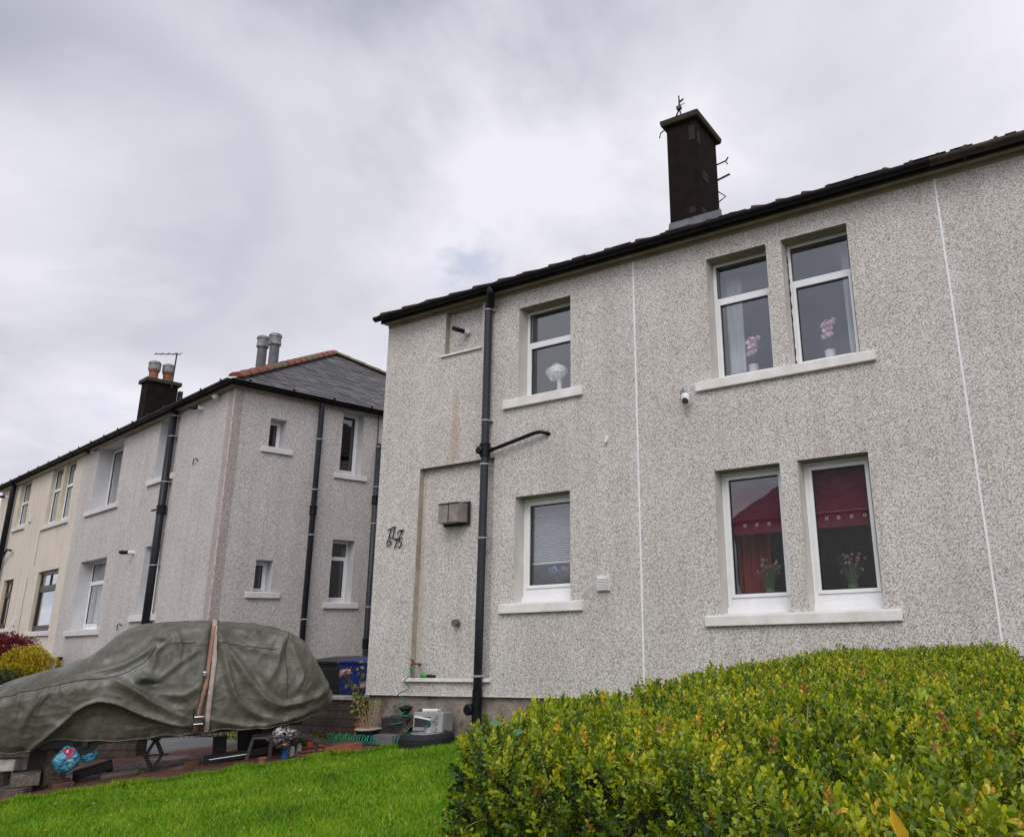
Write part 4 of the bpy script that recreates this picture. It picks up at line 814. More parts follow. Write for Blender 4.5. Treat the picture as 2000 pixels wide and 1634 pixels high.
# cream half
c1 = (-26.68, -24.72, 3.27, 4.858); c2 = (-29.66, -28.63, 3.50, 4.858); c3 = (-26.42, -24.72, .46, 2.0); c4 = (-29.62, -28.64, .60, 1.97)
mb = MB(MN); chs = [c1, c2, c3, c4]; wall_grid(mb, PF, NEND, NSPLIT, NZ0, NZ1, chs)
for h in (c1, c2): reveals(mb, PF, h, .30, 1)
for h in (c3, c4): reveals(mb, PF, h, .30, 1)
mb.face([(NEND, NT, NZ0), (NEND, NT, NZ1), (NEND, NB, NZ1), (NEND, NB, NZ0)]); mb.face([(NSPLIT, NB, NZ0), (NSPLIT, NB, NZ1), (NEND, NB, NZ1), (NEND, NB, NZ0)]); mb.build('wall', ['render_cream', 'reveal_cream'], cream)
mb = MB(MN); pbox(mb, PF, -25.80, -25.60, 3.27, 4.858, .01, .29); mb.build('mullion', 'reveal_cream', cream)
for h in ((-26.68, -25.80, 3.27, 4.858), (-25.60, -24.72, 3.27, 4.858), c2): window(cream, PF, h, .09, .055, (4.22, 4.27), sash=.035, M=MN)
for h in (c3, c4): window(cream, PF, h, .08, .09, (1.52, 1.62), mull=(h[0]+h[1])/2, sash=.05, mat='upvc_brown', M=MN, label='dark brown framed window')
for (s0, s1, z0) in ((-26.62-.2, -24.6, 3.15), (-29.72, -28.5, 3.38), (-26.6, -24.6, .34), (-29.7, -28.5, .47)): sill(cream, PF, s0, s1, z0, z0+.11, .06, .2, 'sill_grey', MN)
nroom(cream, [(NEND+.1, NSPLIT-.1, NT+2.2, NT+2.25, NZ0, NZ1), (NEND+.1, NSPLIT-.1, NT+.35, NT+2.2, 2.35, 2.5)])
downpipe(cream, [(-30.05, NT-.12, 4.95), (-30.05, NT-.11, 4.7), (-30.1, NT-.11, -1.6)], .075, 'pipe_black', M=MN); mb = MB(MN); mb.tube([(-30.05, NT-.12, 2.55), (-29.4, NT-.12, 2.85), (-29.1, NT-.1, 2.8)], .03, 8); mb.build('waste_pipe', 'pipe_black', cream)
for s_, z_ in ((-28.05, 3.62), (-27.8, .75)): mb = MB(MN); mb.box((s_-.08, NT-.05, z_-.1), (s_+.08, NT+.01, z_+.1)); mb.build('meter_box', 'sill_grey', cream, bevel=.01)
for (s_, z_, l_) in ((-26.9, 3.3, 1.1), (-27.3, 1.9, 1.8)):
    mb = MB(MN); mb.tube([(s_+.02*math.sin(k*1.7), NT-.006, z_-l_*k/8) for k in range(9)], .006, 4); mb.build('cable', 'grey_plastic', cream)
# further house whose roof edge just enters the picture
p = _f; fr_ = (-41.0, 16.8); far = thing('house', 'dark slate roofed house just entering the left edge behind the cream one', 'house', (fr_[0], fr_[1], -1.8), R(-18))
MF = Matrix.Translation((fr_[0], fr_[1], 0)) @ Matrix.Rotation(R(-18), 4, 'Z')
mb = MB(MF); mb.box((-9, 0, -1.8), (0, 8, 3.9)); mb.build('wall', 'render_cream', far)
r1 = tile_roof(far, 'roof', (-9.3, -.3, 3.95), (.3, -.3, 3.95), (-3.9, 4, 6.4), (-5.1, 4, 6.4), 'slate', MF, rowh=.3, tw=.35); tile_roof(r1, 'roof_slope', (.3, -.3, 3.95), (.3, 8.3, 3.95), (-3.9, 4, 6.4), (-3.9, 4, 6.4), 'slate', MF, rowh=.3, tw=.35)
mb = MB(MF)
for x in (-7.5, -4.5, -1.8): mb.box((x-.5, -.03, .3), (x+.5, .01, 1.6))
mb.build('window', 'screen_dark', far)

# ================================================================== COVERED CAR
def PC(s, off, z): return np.array([E0[0]+UU[0]*s-NN[0]*off, E0[1]+UU[1]*s-NN[1]*off, z])
CO = 1.36                       # centre line of the car behind the paving edge
def ip(s, t): return np.interp(s, [p[0] for p in t], [p[1] for p in t])
zT = [(-.75,-.62),(-.62,-.46),(-.4,-.35),(-.15,-.275),(.1,-.205),(.3,-.13),(.45,-.055),(.57,.07),(.66,.185),(.76,.25),(.93,.29),(1.3,.315),(1.63,.31),(1.95,.293),(2.39,.235),(2.66,.155),(2.8,.06),(2.9,-.06),(3.05,-.27),(3.18,-.48),(3.225,-.60),(3.245,-.70)]
zS = [(-.75,-.74),(-.4,-.56),(-.14,-.475),(.06,-.425),(.3,-.37),(.7,-.335),(.87,-.27),(1.04,-.15),(1.16,.03),(1.25,.13),(1.4,.20),(1.7,.215),(2.2,.165),(2.6,.085),(2.8,-.02),(3.0,-.25),(3.15,-.5),(3.225,-.66),(3.245,-.73)]
hS = [(-.75,.30),(-.6,.50),(-.3,.66),(.3,.70),(.85,.69),(1.2,.63),(1.4,.61),(2.5,.60),(2.8,.58),(3.0,.55),(3.15,.48),(3.245,.40)]
hW = [(-.75,.34),(-.6,.56),(-.4,.68),(-.1,.74),(.3,.76),(2.6,.76),(2.9,.71),(3.1,.62),(3.2,.52),(3.245,.44)]
zH = [(-.75,-1.05),(-.2,-1.13),(.06,-1.13),(.17,-1.03),(.45,-1.07),(.95,-1.11),(1.34,-1.075),(1.8,-1.045),(1.9,-1.01),(2.3,-1.03),(2.5,-1.02),(2.7,-1.0),(2.9,-.96),(3.12,-.89),(3.245,-.82)]
FOLD = {'U1':[(0.74,-0.35),(0.99,-0.47),(1.29,-0.67),(1.64,-0.75)],'U2':[(1.2,-0.54),(1.47,-0.57),(1.62,-0.52),(1.7,-0.42)],'F3':[(0.77,-0.36),(1.09,-0.54),(1.4,-0.75),(1.7,-0.87)],
 'L1':[(1.78,0.15),(1.93,-0.16),(2.02,-0.43),(2.15,-0.67),(2.39,-0.85),(2.7,-0.91)],'L2':[(1.81,0.17),(2.01,-0.12),(2.24,-0.42),(2.47,-0.67),(2.68,-0.74),(2.89,-0.67)],'L3':[(1.83,0.19),(2.1,-0.01),(2.55,-0.13)],
 'L4':[(2.63,0.13),(2.56,-0.07),(2.54,-0.26),(2.45,-0.45)],'L5':[(2.65,0.11),(2.76,-0.18),(2.85,-0.41),(2.76,-0.62)],'L6':[(2.68,-0.74),(2.89,-0.71),(3.1,-0.63),(3.17,-0.51)],'L7':[(1.85,-0.86),(2.3,-0.97),(2.7,-0.93),(3.01,-0.82)],
 'H1':[(-0.14,-0.46),(-0.14,-0.67),(-0.12,-0.95),(-0.12,-1.1)],'H2':[(0.1,-0.43),(-0.0,-0.67),(-0.06,-0.86),(-0.05,-1.08)],'H3':[(0.18,-0.43),(0.07,-0.6),(0.06,-0.75)],
 'W1':[(1.18,0.24),(0.93,0.02),(0.67,-0.12),(0.41,-0.17)],'W2':[(1.25,0.18),(1.03,-0.07),(0.77,-0.22),(0.42,-0.29)],'W3':[(1.3,0.22),(1.15,0.01),(0.9,-0.18),(0.62,-0.31)],
 'D1':[(1.28,0.07),(1.16,-0.07),(1.16,-0.19),(1.12,-0.29)],'D2':[(1.62,-0.06),(1.43,-0.2),(1.19,-0.42)],'A2':[(0.3,-0.88),(0.44,-0.78),(0.61,-0.71),(0.75,-0.74)],'B1':[(0.96,-0.96),(1.23,-0.94),(1.51,-0.92),(1.7,-0.91)],
 'G1':[(-.3,-.5),(-.32,-.75),(-.3,-1.05)],'G2':[(1.35,.18),(1.42,-.05),(1.38,-.3)],'K1':[(2.05,.19),(2.3,.02),(2.5,.0)],'S1':[(.7,-.335),(.3,-.37),(.06,-.42),(-.14,-.47)],'T1':[(1.3,.05),(1.6,.03),(1.9,.03),(2.2,-.04),(2.55,-.06)]}
AMP = {'U1':(.034,.05),'U2':(.026,.045),'F3':(.036,.05),'L1':(.048,.045),'L2':(.048,.045),'L3':(.03,.05),'L4':(.034,.045),'L5':(.044,.045),'L6':(.042,.045),'L7':(.042,.05),'H1':(.032,.035),'H2':(.035,.04),'H3':(.02,.03),
 'W1':(.024,.035),'W2':(.026,.035),'W3':(.022,.035),'D1':(.038,.035),'D2':(.026,.035),'A2':(.018,.035),'B1':(.02,.035),'G1':(.02,.04),'G2':(.02,.04),'K1':(.02,.05),'S1':(.016,.025),'T1':(.009,.018)}
def dpoly(S, Zv, pl):
    # smooth polyline (Catmull-Rom) distance
    P = np.array(pl); Q = []
    for i in range(len(P)-1):
        p0 = P[max(i-1,0)]; p1 = P[i]; p2 = P[i+1]; p3 = P[min(i+2,len(P)-1)]
        for t_ in np.linspace(0, 1, 7)[:-1]: Q.append(.5*((2*p1)+(-p0+p2)*t_+(2*p0-5*p1+4*p2-p3)*t_**2+(-p0+3*p1-3*p2+p3)*t_**3))
    Q.append(P[-1]); Q = np.array(Q); best = np.full(S.shape, 9.); tt = np.zeros(S.shape); sg = np.zeros(S.shape); n = len(Q)-1
    for i in range(n):
        a = Q[i]; d = Q[i+1]-a; L2 = (d**2).sum(); t_ = np.clip(((S-a[0])*d[0]+(Zv-a[1])*d[1])/L2, 0, 1)
        ex_ = S-a[0]-t_*d[0]; ez_ = Zv-a[1]-t_*d[1]; dd = np.hypot(ex_, ez_); m = dd < best
        best = np.where(m, dd, best); tt = np.where(m, (i+t_)/n, tt); sg = np.where(m, np.sign(d[0]*ez_-d[1]*ex_), sg)
    return best, tt, sg
def smooth_noise(S, T, seed, f):
    rn = np.random.default_rng(seed); o = 0
    for _ in range(7):
        a = rn.uniform(0, 6.28); k = f*rn.uniform(.6, 1.6); o = o+np.sin(S*k*math.cos(a)+T*k*math.sin(a)+rn.uniform(0, 6.28))
    return o/7
car = thing('covered_car', 'small car on blocks under an olive green tarpaulin tied with a ratchet strap', 'car', tuple(PC(1.2, CO, -1.5)), math.atan2(UU[1], UU[0]))
NSX, NV = 380, 300
ss = np.linspace(-.75, 3.245, NSX); sections = []
for s_ in ss:
    zt, zs, hs, hw__, zh = ip(s_, zT), ip(s_, zS), ip(s_, hS), ip(s_, hW), ip(s_, zH)
    zb = min(-.42, zs-.06); zb = max(zb, zh+.2) if zs > zh+.25 else zs-.03
    half = [(hw__-.05, zh), (hw__-.01, zh+(zb-zh)*.4), (hw__, zb-.03 if zb > zh+.05 else zb), (hs+.02, zs-.02), (hs*.93, zs+.55*(zt-zs)*.5+.01), (hs*.5, zs+(zt-zs)*.86), (0, zt)]
    pts = half+[(-q, z) for q, z in half[:-1][::-1]]; pts = np.array(pts, float)
    dl = np.r_[0, np.cumsum(np.hypot(*np.diff(pts, axis=0).T)+1e-6)]; 
    # parameterise every section by the same fractions of its control points
    fr_ = np.array([0, .09, .18, .28, .34, .42, .5]); fr_ = np.r_[fr_, 1-fr_[:-1][::-1]]
    v_ = np.linspace(0, 1, NV); sections.append(np.stack([np.interp(v_, fr_, pts[:,0]), np.interp(v_, fr_, pts[:,1])], -1))
SEC = np.array(sections)
def sm(a, n, ax, it=2):
    ker = np.ones(n)/n
    for _ in range(it):
        pad = [(0,0)]*a.ndim; pad[ax] = (n//2, n//2); b_ = np.pad(a, pad, mode='edge'); a = np.apply_along_axis(lambda q: np.convolve(q, ker, mode='valid'), ax, b_)
    return a
SEC = sm(SEC, 13, 1); SEC = sm(SEC, 9, 0)
S2 = np.repeat(ss[:,None], NV, 1); Q2, Z2 = SEC[...,0].copy(), SEC[...,1].copy()
P3 = np.stack([S2, Q2, Z2], -1); dS = np.gradient(P3, axis=0); dV = np.gradient(P3, axis=1); Nn = np.cross(dS, dV); Nn /= np.linalg.norm(Nn, axis=-1, keepdims=True)+1e-9
if Nn[NSX//2, NV//4, 1] < 0: Nn = -Nn
near = np.clip((Q2-.05)/.25, 0, 1)
disp = np.zeros_like(Q2)
for k_, pl in FOLD.items():
    A_, W_ = AMP[k_]; A_ *= .62; W_ *= .85; d_, t_, sg_ = dpoly(S2, Z2, pl); taper = np.sin(np.pi*np.clip(t_*.86+.10, 0, 1))**.6
    w2 = np.where(sg_ > 0, W_*.75, W_*1.6)
    disp += A_*taper*near*(.55*np.exp(-(d_/w2)**2)+.55*np.exp(-(d_/(w2*.8))**1.15)-.25*np.exp(-((d_-W_*2.0)/(W_*1.0))**2))
# front wheel arch: cloth pulled in below the wing edge
arch = [(.02,-1.12),(.1,-1.04),(.3,-.84),(.48,-.66),(.65,-.6),(.83,-.64),(1.12,-.78),(1.41,-.89),(1.7,-.95)]
d_, t_, sg_ = dpoly(S2, Z2, arch); az_ = np.interp(S2, [p[0] for p in arch], [p[1] for p in arch]); below = (Z2 < az_) & (S2 > .02) & (S2 < 1.72)
depth_ = np.where(below, d_, 0); disp -= near*.14*(1-np.exp(-depth_/.035))*np.clip((1.75-S2)/.5, 0, 1); disp += near*.028*np.exp(-(d_/.03)**2)*np.clip((1.6-S2)/.4, 0, 1)*np.clip((S2+.1)/.2, 0, 1)
# mirror under the cloth, with a pinched fold above it
mx = np.exp(-(((S2-1.09)/.085)**2+((Z2+.375)/.055)**2)); disp += .13*mx*near; disp -= .07*near*np.exp(-(((S2-1.13)/.07)**2+((Z2+.42)/.02)**2)); disp += .045*near*np.exp(-(((S2-1.19)/.06)**2+((Z2-.085)/.02)**2))
disp -= .03*near*np.exp(-(((S2-1.74)/.03)**2))*(Z2 < .25)
disp += .012*smooth_noise(S2, Z2+Q2, 1, 7)+.005*smooth_noise(S2, Z2+Q2, 2, 17)+.0012*smooth_noise(S2*1.0, (Z2+Q2)*1.6, 3, 45)
rid = lambda sd, f, ax=1.0: (1-np.abs(smooth_noise(S2*ax, (Z2+Q2)*.9, sd, f))*3.2).clip(-.2, 1)
disp += .0095*rid(31, 7)+.0060*rid(32, 13, .8)+.0040*rid(33, 24, 1.2)
disp += (1-near)*.012*smooth_noise(S2, Z2+Q2*1.3, 5, 16)
# hem gathers
hemw = np.exp(-((Z2-ip(S2, zH))/.07)**2); disp += near*hemw*(.010*np.sin(S2*21+np.sin(S2*5)*2)+.006*np.sin(S2*47)-.03)
P3 = P3+Nn*disp[...,None]
P3[...,2] += near*hemw*.007*np.sin(S2*19+1.3)
def carW(s, q, z): return np.stack([E0[0]+UU[0]*s-NN[0]*(CO-q), E0[1]+UU[1]*s-NN[1]*(CO-q), z], -1)
Wd = carW(P3[...,0], P3[...,1], P3[...,2]).reshape(-1, 3)
ii = np.arange(NSX*NV).reshape(NSX, NV); F_ = np.stack([ii[:-1,:-1].ravel(), ii[1:,:-1].ravel(), ii[1:,1:].ravel(), ii[:-1,1:].ravel()], -1)
Mi = np.array(WM[car.name].inverted()); VL = Wd@Mi[:3,:3].T+Mi[:3,3]
tp = fastmesh('tarpaulin', VL, F_, 'canvas', parent=car, smooth=True); 
# closing panels front and rear
for e_ in (0, NSX-1):
    q = VL[ii[e_]]; c_ = q.mean(0); V_ = np.vstack([q, c_]); n_ = len(q); Ff = np.array([(a, a+1, n_) for a in range(n_-1)]); fastmesh('tarpaulin_end', V_, Ff, 'canvas', parent=tp, smooth=False)
# strap over the roof, following the cloth
def band(name, sfun, wdt, lift, mat, v0, v1, par):
    V = []; F = []
    vs = list(range(v0, v1, 3))
    for k_, v_ in enumerate(vs):
        z_ = Z2[200, v_]; sc_ = sfun(z_); col_ = P3[:, v_]; i0 = np.searchsorted(ss, sc_-wdt/2); i1 = np.searchsorted(ss, sc_+wdt/2)
        for i_ in (i0, i1): p_ = P3[i_, v_]+Nn[i_, v_]*lift; V.append(carW(p_[0], p_[1]+.0, p_[2]))
        if k_: a = 2*k_; F.append((a-2, a-1, a+1, a))
    V = np.array(V)@Mi[:3,:3].T+Mi[:3,3]; o = fastmesh(name, V, np.array(F), mat, parent=par, smooth=True); m_ = o.modifiers.new('thickness', 'SOLIDIFY'); m_.thickness = .005; m_.offset = 0; return o
st = band('ratchet_strap', lambda z: 1.80 if z < -.2 else 1.80-.06*np.clip((z+.2)/.5, 0, 1), .055, .022, 'strap_pale', 2, NV-40, car)
st2 = band('strap_tail', lambda z: 1.745-.0*z if z > -.4 else 1.745-(-.4-z)*.10, .048, .030, 'strap_orange', 3, 96, st)
mb = MB()
def cb(s, q, z, ds, dq, dz, mi=0): 
    P = [carW(s+a*ds, q+b_*dq, z+c_*dz) for c_ in (-1, 1) for a, b_ in ((-1,-1),(1,-1),(1,1),(-1,1))]; mb.hexa([tuple(p_) for p_ in P], mi)
qs = .80
cb(1.715, qs+.02, -.86, .045, .018, .055); mb.build('buckle', 'steel_dark', st, bevel=.008)
for (s__, z__) in ((1.715, -.82), (1.715, -.90)): mb = MB(); mb.tube([tuple(carW(s__-.05, qs+.045, z__)), tuple(carW(s__+.05, qs+.045, z__))], .009, 8); mb.build('buckle_bar', 'chrome', st)
mb = MB(); cb(1.72, qs+.0, -.33, .022, .016, .03); mb.build('hook', 'chrome', st, bevel=.01)
mb = MB(); mb.tube([tuple(carW(a, qs+.03, b_)) for a, b_ in ((1.655, -.72), (1.65, -.80), (1.66, -.84), (1.70, -.845))], .009, 6); mb.build('buckle_handle', 'steel_black', st)
# sewn seams and the rolled hem
def on_cloth(s_, z_, lift=.004):
    i_ = min(NSX-1, max(0, int(np.searchsorted(ss, s_)))); col = Z2[i_, :NV//2]; v_ = int(np.argmin(np.abs(col-z_))); p_ = P3[i_, v_]+Nn[i_, v_]*lift; return tuple(carW(p_[0], p_[1], p_[2]))
def seam(pl, name='seam', r=.0035, mat='seam_thread'):
    P_ = []
    for a_, b_ in zip(pl[:-1], pl[1:]):
        for q in np.linspace(0, 1, 14)[:-1]: P_.append(on_cloth(a_[0]+(b_[0]-a_[0])*q, a_[1]+(b_[1]-a_[1])*q))
    m_ = MB(); m_.tube(P_, r, 5); m_.build(name, mat, tp, smooth=True)
seam([(-.5,-.56),(-.14,-.47),(.1,-.42),(.4,-.36),(.72,-.34),(.9,-.27),(1.05,-.17),(1.16,.0)])
seam([(1.32,.05),(1.6,.03)]); seam([(1.86,.03),(2.2,-.035),(2.55,-.07)]); seam([(2.62,.12),(2.60,-.1),(2.66,-.4),(2.68,-.7)])
mh = MB(); mh.tube([on_cloth(s_, -9, .0) for s_ in np.linspace(-.7, 3.2, 150)], .011, 6); mh.build('hem', 'canvas', tp, smooth=True)
# underbody, axle, sill
mb = MB(); 
P = lambda s, q, z: tuple(carW(s, q, z))
mb.hexa([P(-.4,-.5,-1.12), P(2.9,-.5,-1.0), P(2.9,.55,-1.0), P(-.4,.55,-1.12), P(-.4,-.5,-.8), P(2.9,-.5,-.7), P(2.9,.55,-.7), P(-.4,.55,-.8)]); mb.build('underbody', 'steel_black', car)
for s_ in (.55, 2.55):
    mb = MB(); mb.tube([P(s_, -.6, -1.07), P(s_, .6, -1.07)], .035, 8); mb.build('axle', 'steel_black', car)
    for q_ in (-.5, .5): mb = MB(); mb.tube([P(s_, q_-.05, -1.06), P(s_, q_+.05, -1.06)], .12, 18); mb.build('brake_drum', 'steel_black', car)

# ------------------------------------------------------------------ blocks, timbers, jack and clutter under the car
def obj_bar(name, lab, cat, a, b, w_, h_, mat, grp=None, bevel=.006):
    mb = MB(); mb.bar(tuple(a), tuple(b), w_, h_); o = mb.build(name, mat, None, bevel=bevel); return tag(o, lab, cat, grp)
def gP(s, off, dz=0): p = PC(s, off, 0); return (p[0], p[1], float(gz(p[0], p[1]))+dz)
def timber(lab, a, b, w_, h_, grp='timber sleepers propping the front of the car'):
    a = Vector(a); b = Vector(b); t = thing('timber_block', lab, 'timber', tuple((a+b)/2-Vector((0,0,h_/2))), 0, grp)
    mb = MB(); mb.bar(a, b, w_, h_); mb.build('beam', 'timber_old', t, bevel=.008); d = (b-a).normalized(); e_ = min((a, b), key=lambda p: p.x*1.0)
    mb = MB(); e2 = a if a.length < b.length else b; dd = (a-b).normalized() if e2 is a else (b-a).normalized(); mb.bar(e2, e2+dd*.004, w_*.93, h_*.9); mb.build('end_grain', 'timber_end', t)
z0 = -1.575
timber('weathered sleeper lying lowest in the stack under the car front', (*PC(-.55, .78, 0)[:2], z0+.06), (*PC(.09, .63, 0)[:2], z0+.06), .22, .11)
timber('short sleeper with a pale split end, on top of the lowest one', (*PC(-.02, 1.05, 0)[:2], z0+.185), (*PC(.05, .66, 0)[:2], z0+.185), .27, .14)
timber('dark sleeper end half hidden at the left border under the car', (*PC(-.75, 1.1, 0)[:2], z0+.20), (*PC(-.20, .80, 0)[:2], z0+.20), .25, .16)
timber('dark upright timber behind the pale block', (*PC(.02, 1.35, 0)[:2], z0+.27), (*PC(.27, .98, 0)[:2], z0+.27), .24, .42)
obj_bar('concrete_block', 'pale concrete block between the sleepers and the covered car front', 'block', (*PC(-.62, .98, 0)[:2], -1.235), (*PC(-.07, .84, 0)[:2], -1.235), .2, .125, 'concrete_block', bevel=.01)
obj_bar('brick', 'single brown brick on the paving right of the sleepers', 'brick', gP(.22, .95, .045), gP(.42, .98, .045), .1, .08, 'garden_brick')
obj_bar('brick', 'pale brown brick beside the sleepers, nearest the lawn', 'brick', gP(.30, .74, .035), gP(.50, .78, .035), .1, .06, 'wood_brown')
t = thing('black_bracket', 'black angular metal bracket lying behind the bricks', 'bracket', gP(.65, 1.2), 0)
mb = MB(); mb.bar(gP(.42, 1.15, .08), gP(.80, 1.22, .15), .10, .11); mb.build('body', 'steel_black', t, bevel=.01); mb = MB(); mb.bar(gP(.46, 1.1, .0), gP(.46, 1.1, .10), .05, .05); mb.build('foot', 'steel_black', t); mb = MB(); mb.bar(gP(.78, 1.2, .0), gP(.78, 1.2, .12), .05, .05); mb.build('foot', 'steel_black', t)
# blue bags
def bag(lab, s, q, z, w_, h_, seed):
    rn = np.random.default_rng(seed); n, m_ = 28, 22; V = []
    for i in range(m_+1):
        v_ = i/m_; rr = (math.sin(math.pi*min(1, v_*.97+.03))**.55)*(1 if v_ < .55 else 1-.35*(v_-.55)/.45)
        for j in range(n):
            a = 2*math.pi*j/n; cr = 1+.10*math.sin(3*a+seed)+.08*math.sin(5*a+v_*6+seed)+.05*math.sin(9*a+v_*11)
            V.append(carW(s+w_/2*rr*cr*math.cos(a), q+w_*.32*rr*cr*math.sin(a), z+h_*v_-h_+.012*math.sin(a*4+v_*9))+rn.normal(0, .0045, 3))
    F = [(i*n+j, i*n+(j+1) % n, (i+1)*n+(j+1) % n, (i+1)*n+j) for i in range(m_) for j in range(n)]
    return np.array(V), np.array(F)
V, F = bag('', .38, CO-.80, -1.08, .27, .27, 1); c_ = tuple(V.mean(0)); bt = thing('plastic_bag', 'larger blue plastic bag with red print hanging under the car front', 'bag', c_)
fastmesh('bag', V-np.array(c_), F, 'bag_blue', parent=bt, smooth=False)
mb = MB(); mb.hexa([P(.335,.66,-1.115), P(.45,.66,-1.115), P(.45,.655,-1.115), P(.335,.655,-1.115), P(.325,.655,-1.09), P(.45,.655,-1.09), P(.45,.65,-1.09), P(.325,.65,-1.09)])
mb = MB(); mb.lathe((0,0,0), [(.0,0),(.05,0)], 3); 
pq = CO-.80+.084
mb = MB(); mb.hexa([P(.37,pq-.02,-1.165), P(.40,pq-.01,-1.21), P(.455,pq-.012,-1.165), P(.40,pq-.05,-1.165), P(.335,pq-.03,-1.10), P(.40,pq-.02,-1.10), P(.46,pq-.03,-1.10), P(.40,pq-.06,-1.10)]); mb.build('print', 'print_red', bt)
mb = MB(); mb.hexa([P(.385,pq-.008,-1.14), P(.402,pq-.006,-1.14), P(.402,pq-.012,-1.14), P(.385,pq-.014,-1.14), P(.385,pq-.012,-1.11), P(.402,pq-.010,-1.11), P(.402,pq-.016,-1.11), P(.385,pq-.018,-1.11)]); mb.build('print', 'print_white', bt)
V, F = bag('', .58, CO-.88, -1.09, .19, .19, 4); o = fastmesh('plastic_bag', V, F, 'bag_blue', smooth=False, loc=tuple(V.mean(0))); tag(o, 'smaller blue plastic bag hanging right of the larger one', 'bag')
# scissor jack
jk = thing('scissor_jack', 'black diamond shaped scissor jack standing under the middle of the car', 'jack', gP(1.24, 1.1))
for q_ in (-.03, .03):
    for a, b_ in (((1.24, -1.445), (1.15, -1.27)), ((1.24, -1.445), (1.33, -1.27)), ((1.15, -1.27), (1.235, -1.10)), ((1.33, -1.27), (1.245, -1.10))):
        mb = MB(); mb.bar(P(a[0], CO-1.1+q_, a[1]), P(b_[0], CO-1.1+q_, b_[1]), .034, .045, up=(NN[0], NN[1], 0)); mb.build('arm', 'steel_black', jk)
mb = MB(); mb.tube([P(1.11, CO-1.1, -1.27), P(1.40, CO-1.1, -1.27)], .010, 8); mb.build('screw', 'steel_dark', jk); mb = MB(); mb.bar(P(1.16, CO-1.1, -1.455), P(1.32, CO-1.1, -1.45), .12, .02); mb.build('foot', 'steel_black', jk); mb = MB(); mb.bar(P(1.19, CO-1.1, -1.09), P(1.29, CO-1.1, -1.09), .09, .025); mb.build('saddle', 'steel_black', jk)
obj_bar('wooden_block', 'dark red brown wooden block on the paving right of the jack', 'block', gP(1.58, 1.05, .05), gP(1.76, 1.05, .05), .12, .09, 'wood_brown')
obj_bar('rubble_lump', 'dark grey lump of old sacking between jack and bags', 'sacking', gP(.72, 1.0, .04), gP(1.12, 1.05, .045), .22, .075, 'timber_old', bevel=.03)
obj_bar('black_channel', 'long black plastic channel lying under the rear of the car', 'channel', gP(1.80, 1.15, .06), gP(2.55, 1.1, .09), .14, .10, 'steel_black')
mb = MB(); mb.tube([gP(1.86, .98, .075), gP(2.30, .95, .085)], .008, 8); tag(mb.build('metal_rod', 'alloy', None), 'bright metal rod lying along the black channel', 'rod')
obj_bar('storage_box', 'dark green plastic box standing far under the car near its rear', 'box', gP(1.86, 1.75, .14), gP(2.02, 1.75, .14), .2, .26, 'blue_plastic' if 0 else 'steel_dark')
obj_bar('black_crate', 'black crate deep in shade under the rear of the car', 'crate', gP(2.15, 1.9, .16), gP(2.75, 1.9, .18), .3, .30, 'steel_black', bevel=.02)
mb = MB(); mb.tube([gP(1.0, .55, .012), gP(1.8, .35, .012), gP(2.1, .33, .012)], .008, 5)
obj_bar('edging_board', 'thin dark board along the lawn edge of the paving, left length', 'edging', gP(.55, .13, .02), gP(1.55, .11, .02), .03, .05, 'kerb', 'edging boards along the paving')
obj_bar('edging_board', 'thin dark board along the lawn edge of the paving, right length', 'edging', gP(1.58, .12, .02), gP(2.45, .14, .02), .03, .05, 'kerb', 'edging boards along the paving')
# steel ramp frame
fr = thing('steel_frame', 'dark welded steel ramp frame standing under the rear of the car', 'frame', gP(2.7, .38))
def fb(a, b_, off=.36, w_=.028): 
    mb = MB(); pa, pb = PC(a[0], off, a[1]), PC(b_[0], off, b_[1]); mb.bar(tuple(pa), tuple(pb), w_, w_); mb.build('rail', 'steel_dark', fr, bevel=.003)
for off in (.36, .78):
    for a, b_ in (((2.27,-1.40),(2.335,-1.085)), ((2.335,-1.085),(2.86,-1.10)), ((2.27,-1.41),(3.32,-1.355)), ((2.54,-1.38),(2.54,-1.10)), ((2.74,-1.36),(2.74,-1.13)), ((2.86,-1.10),(3.46,-1.30)), ((3.06,-1.36),(3.06,-1.18))): fb(a, b_, off)
for s_, z_ in ((2.27,-1.40),(2.335,-1.10),(2.86,-1.115),(3.3,-1.345)):
    mb = MB(); mb.bar(tuple(PC(s_, .378, z_)), tuple(PC(s_, .762, z_)), .024, .024); mb.build('crossbar', 'steel_dark', fr)
# foil bundle
V, F = bag('', 2.68, CO-.52, -1.0, .36, .22, 7); rr = RNG.normal(0, .014, V.shape); o = fastmesh('foil_bundle', V+rr, F, 'foil', smooth=False, loc=tuple(V.mean(0))); tag(o, 'crumpled silver foil bundle hanging under the rear bumper', 'foil')
def bottle(lab, s, off, r, h, mat):
    p = gP(s, off); t = thing('bottle', lab, 'bottle', p); mb = MB(); mb.lathe(p, [(r, 0), (r, h*.72), (r*.45, h*.85), (r*.4, h*.92)], 14); mb.build('body', mat, t, smooth=True); mb = MB(); mb.lathe(p, [(r*.5, h*.9), (r*.5, h)], 12); mb.build('cap', 'black_plastic', t)
bottle('blue plastic bottle behind the steel frame', 2.72, .62, .045, .17, 'blue_bottle'); bottle('white plastic bottle behind the steel frame', 2.87, .62, .035, .19, 'appliance'); bottle('pale bottle lying nearest the blue one', 2.80, .72, .03, .15, 'white_plastic')
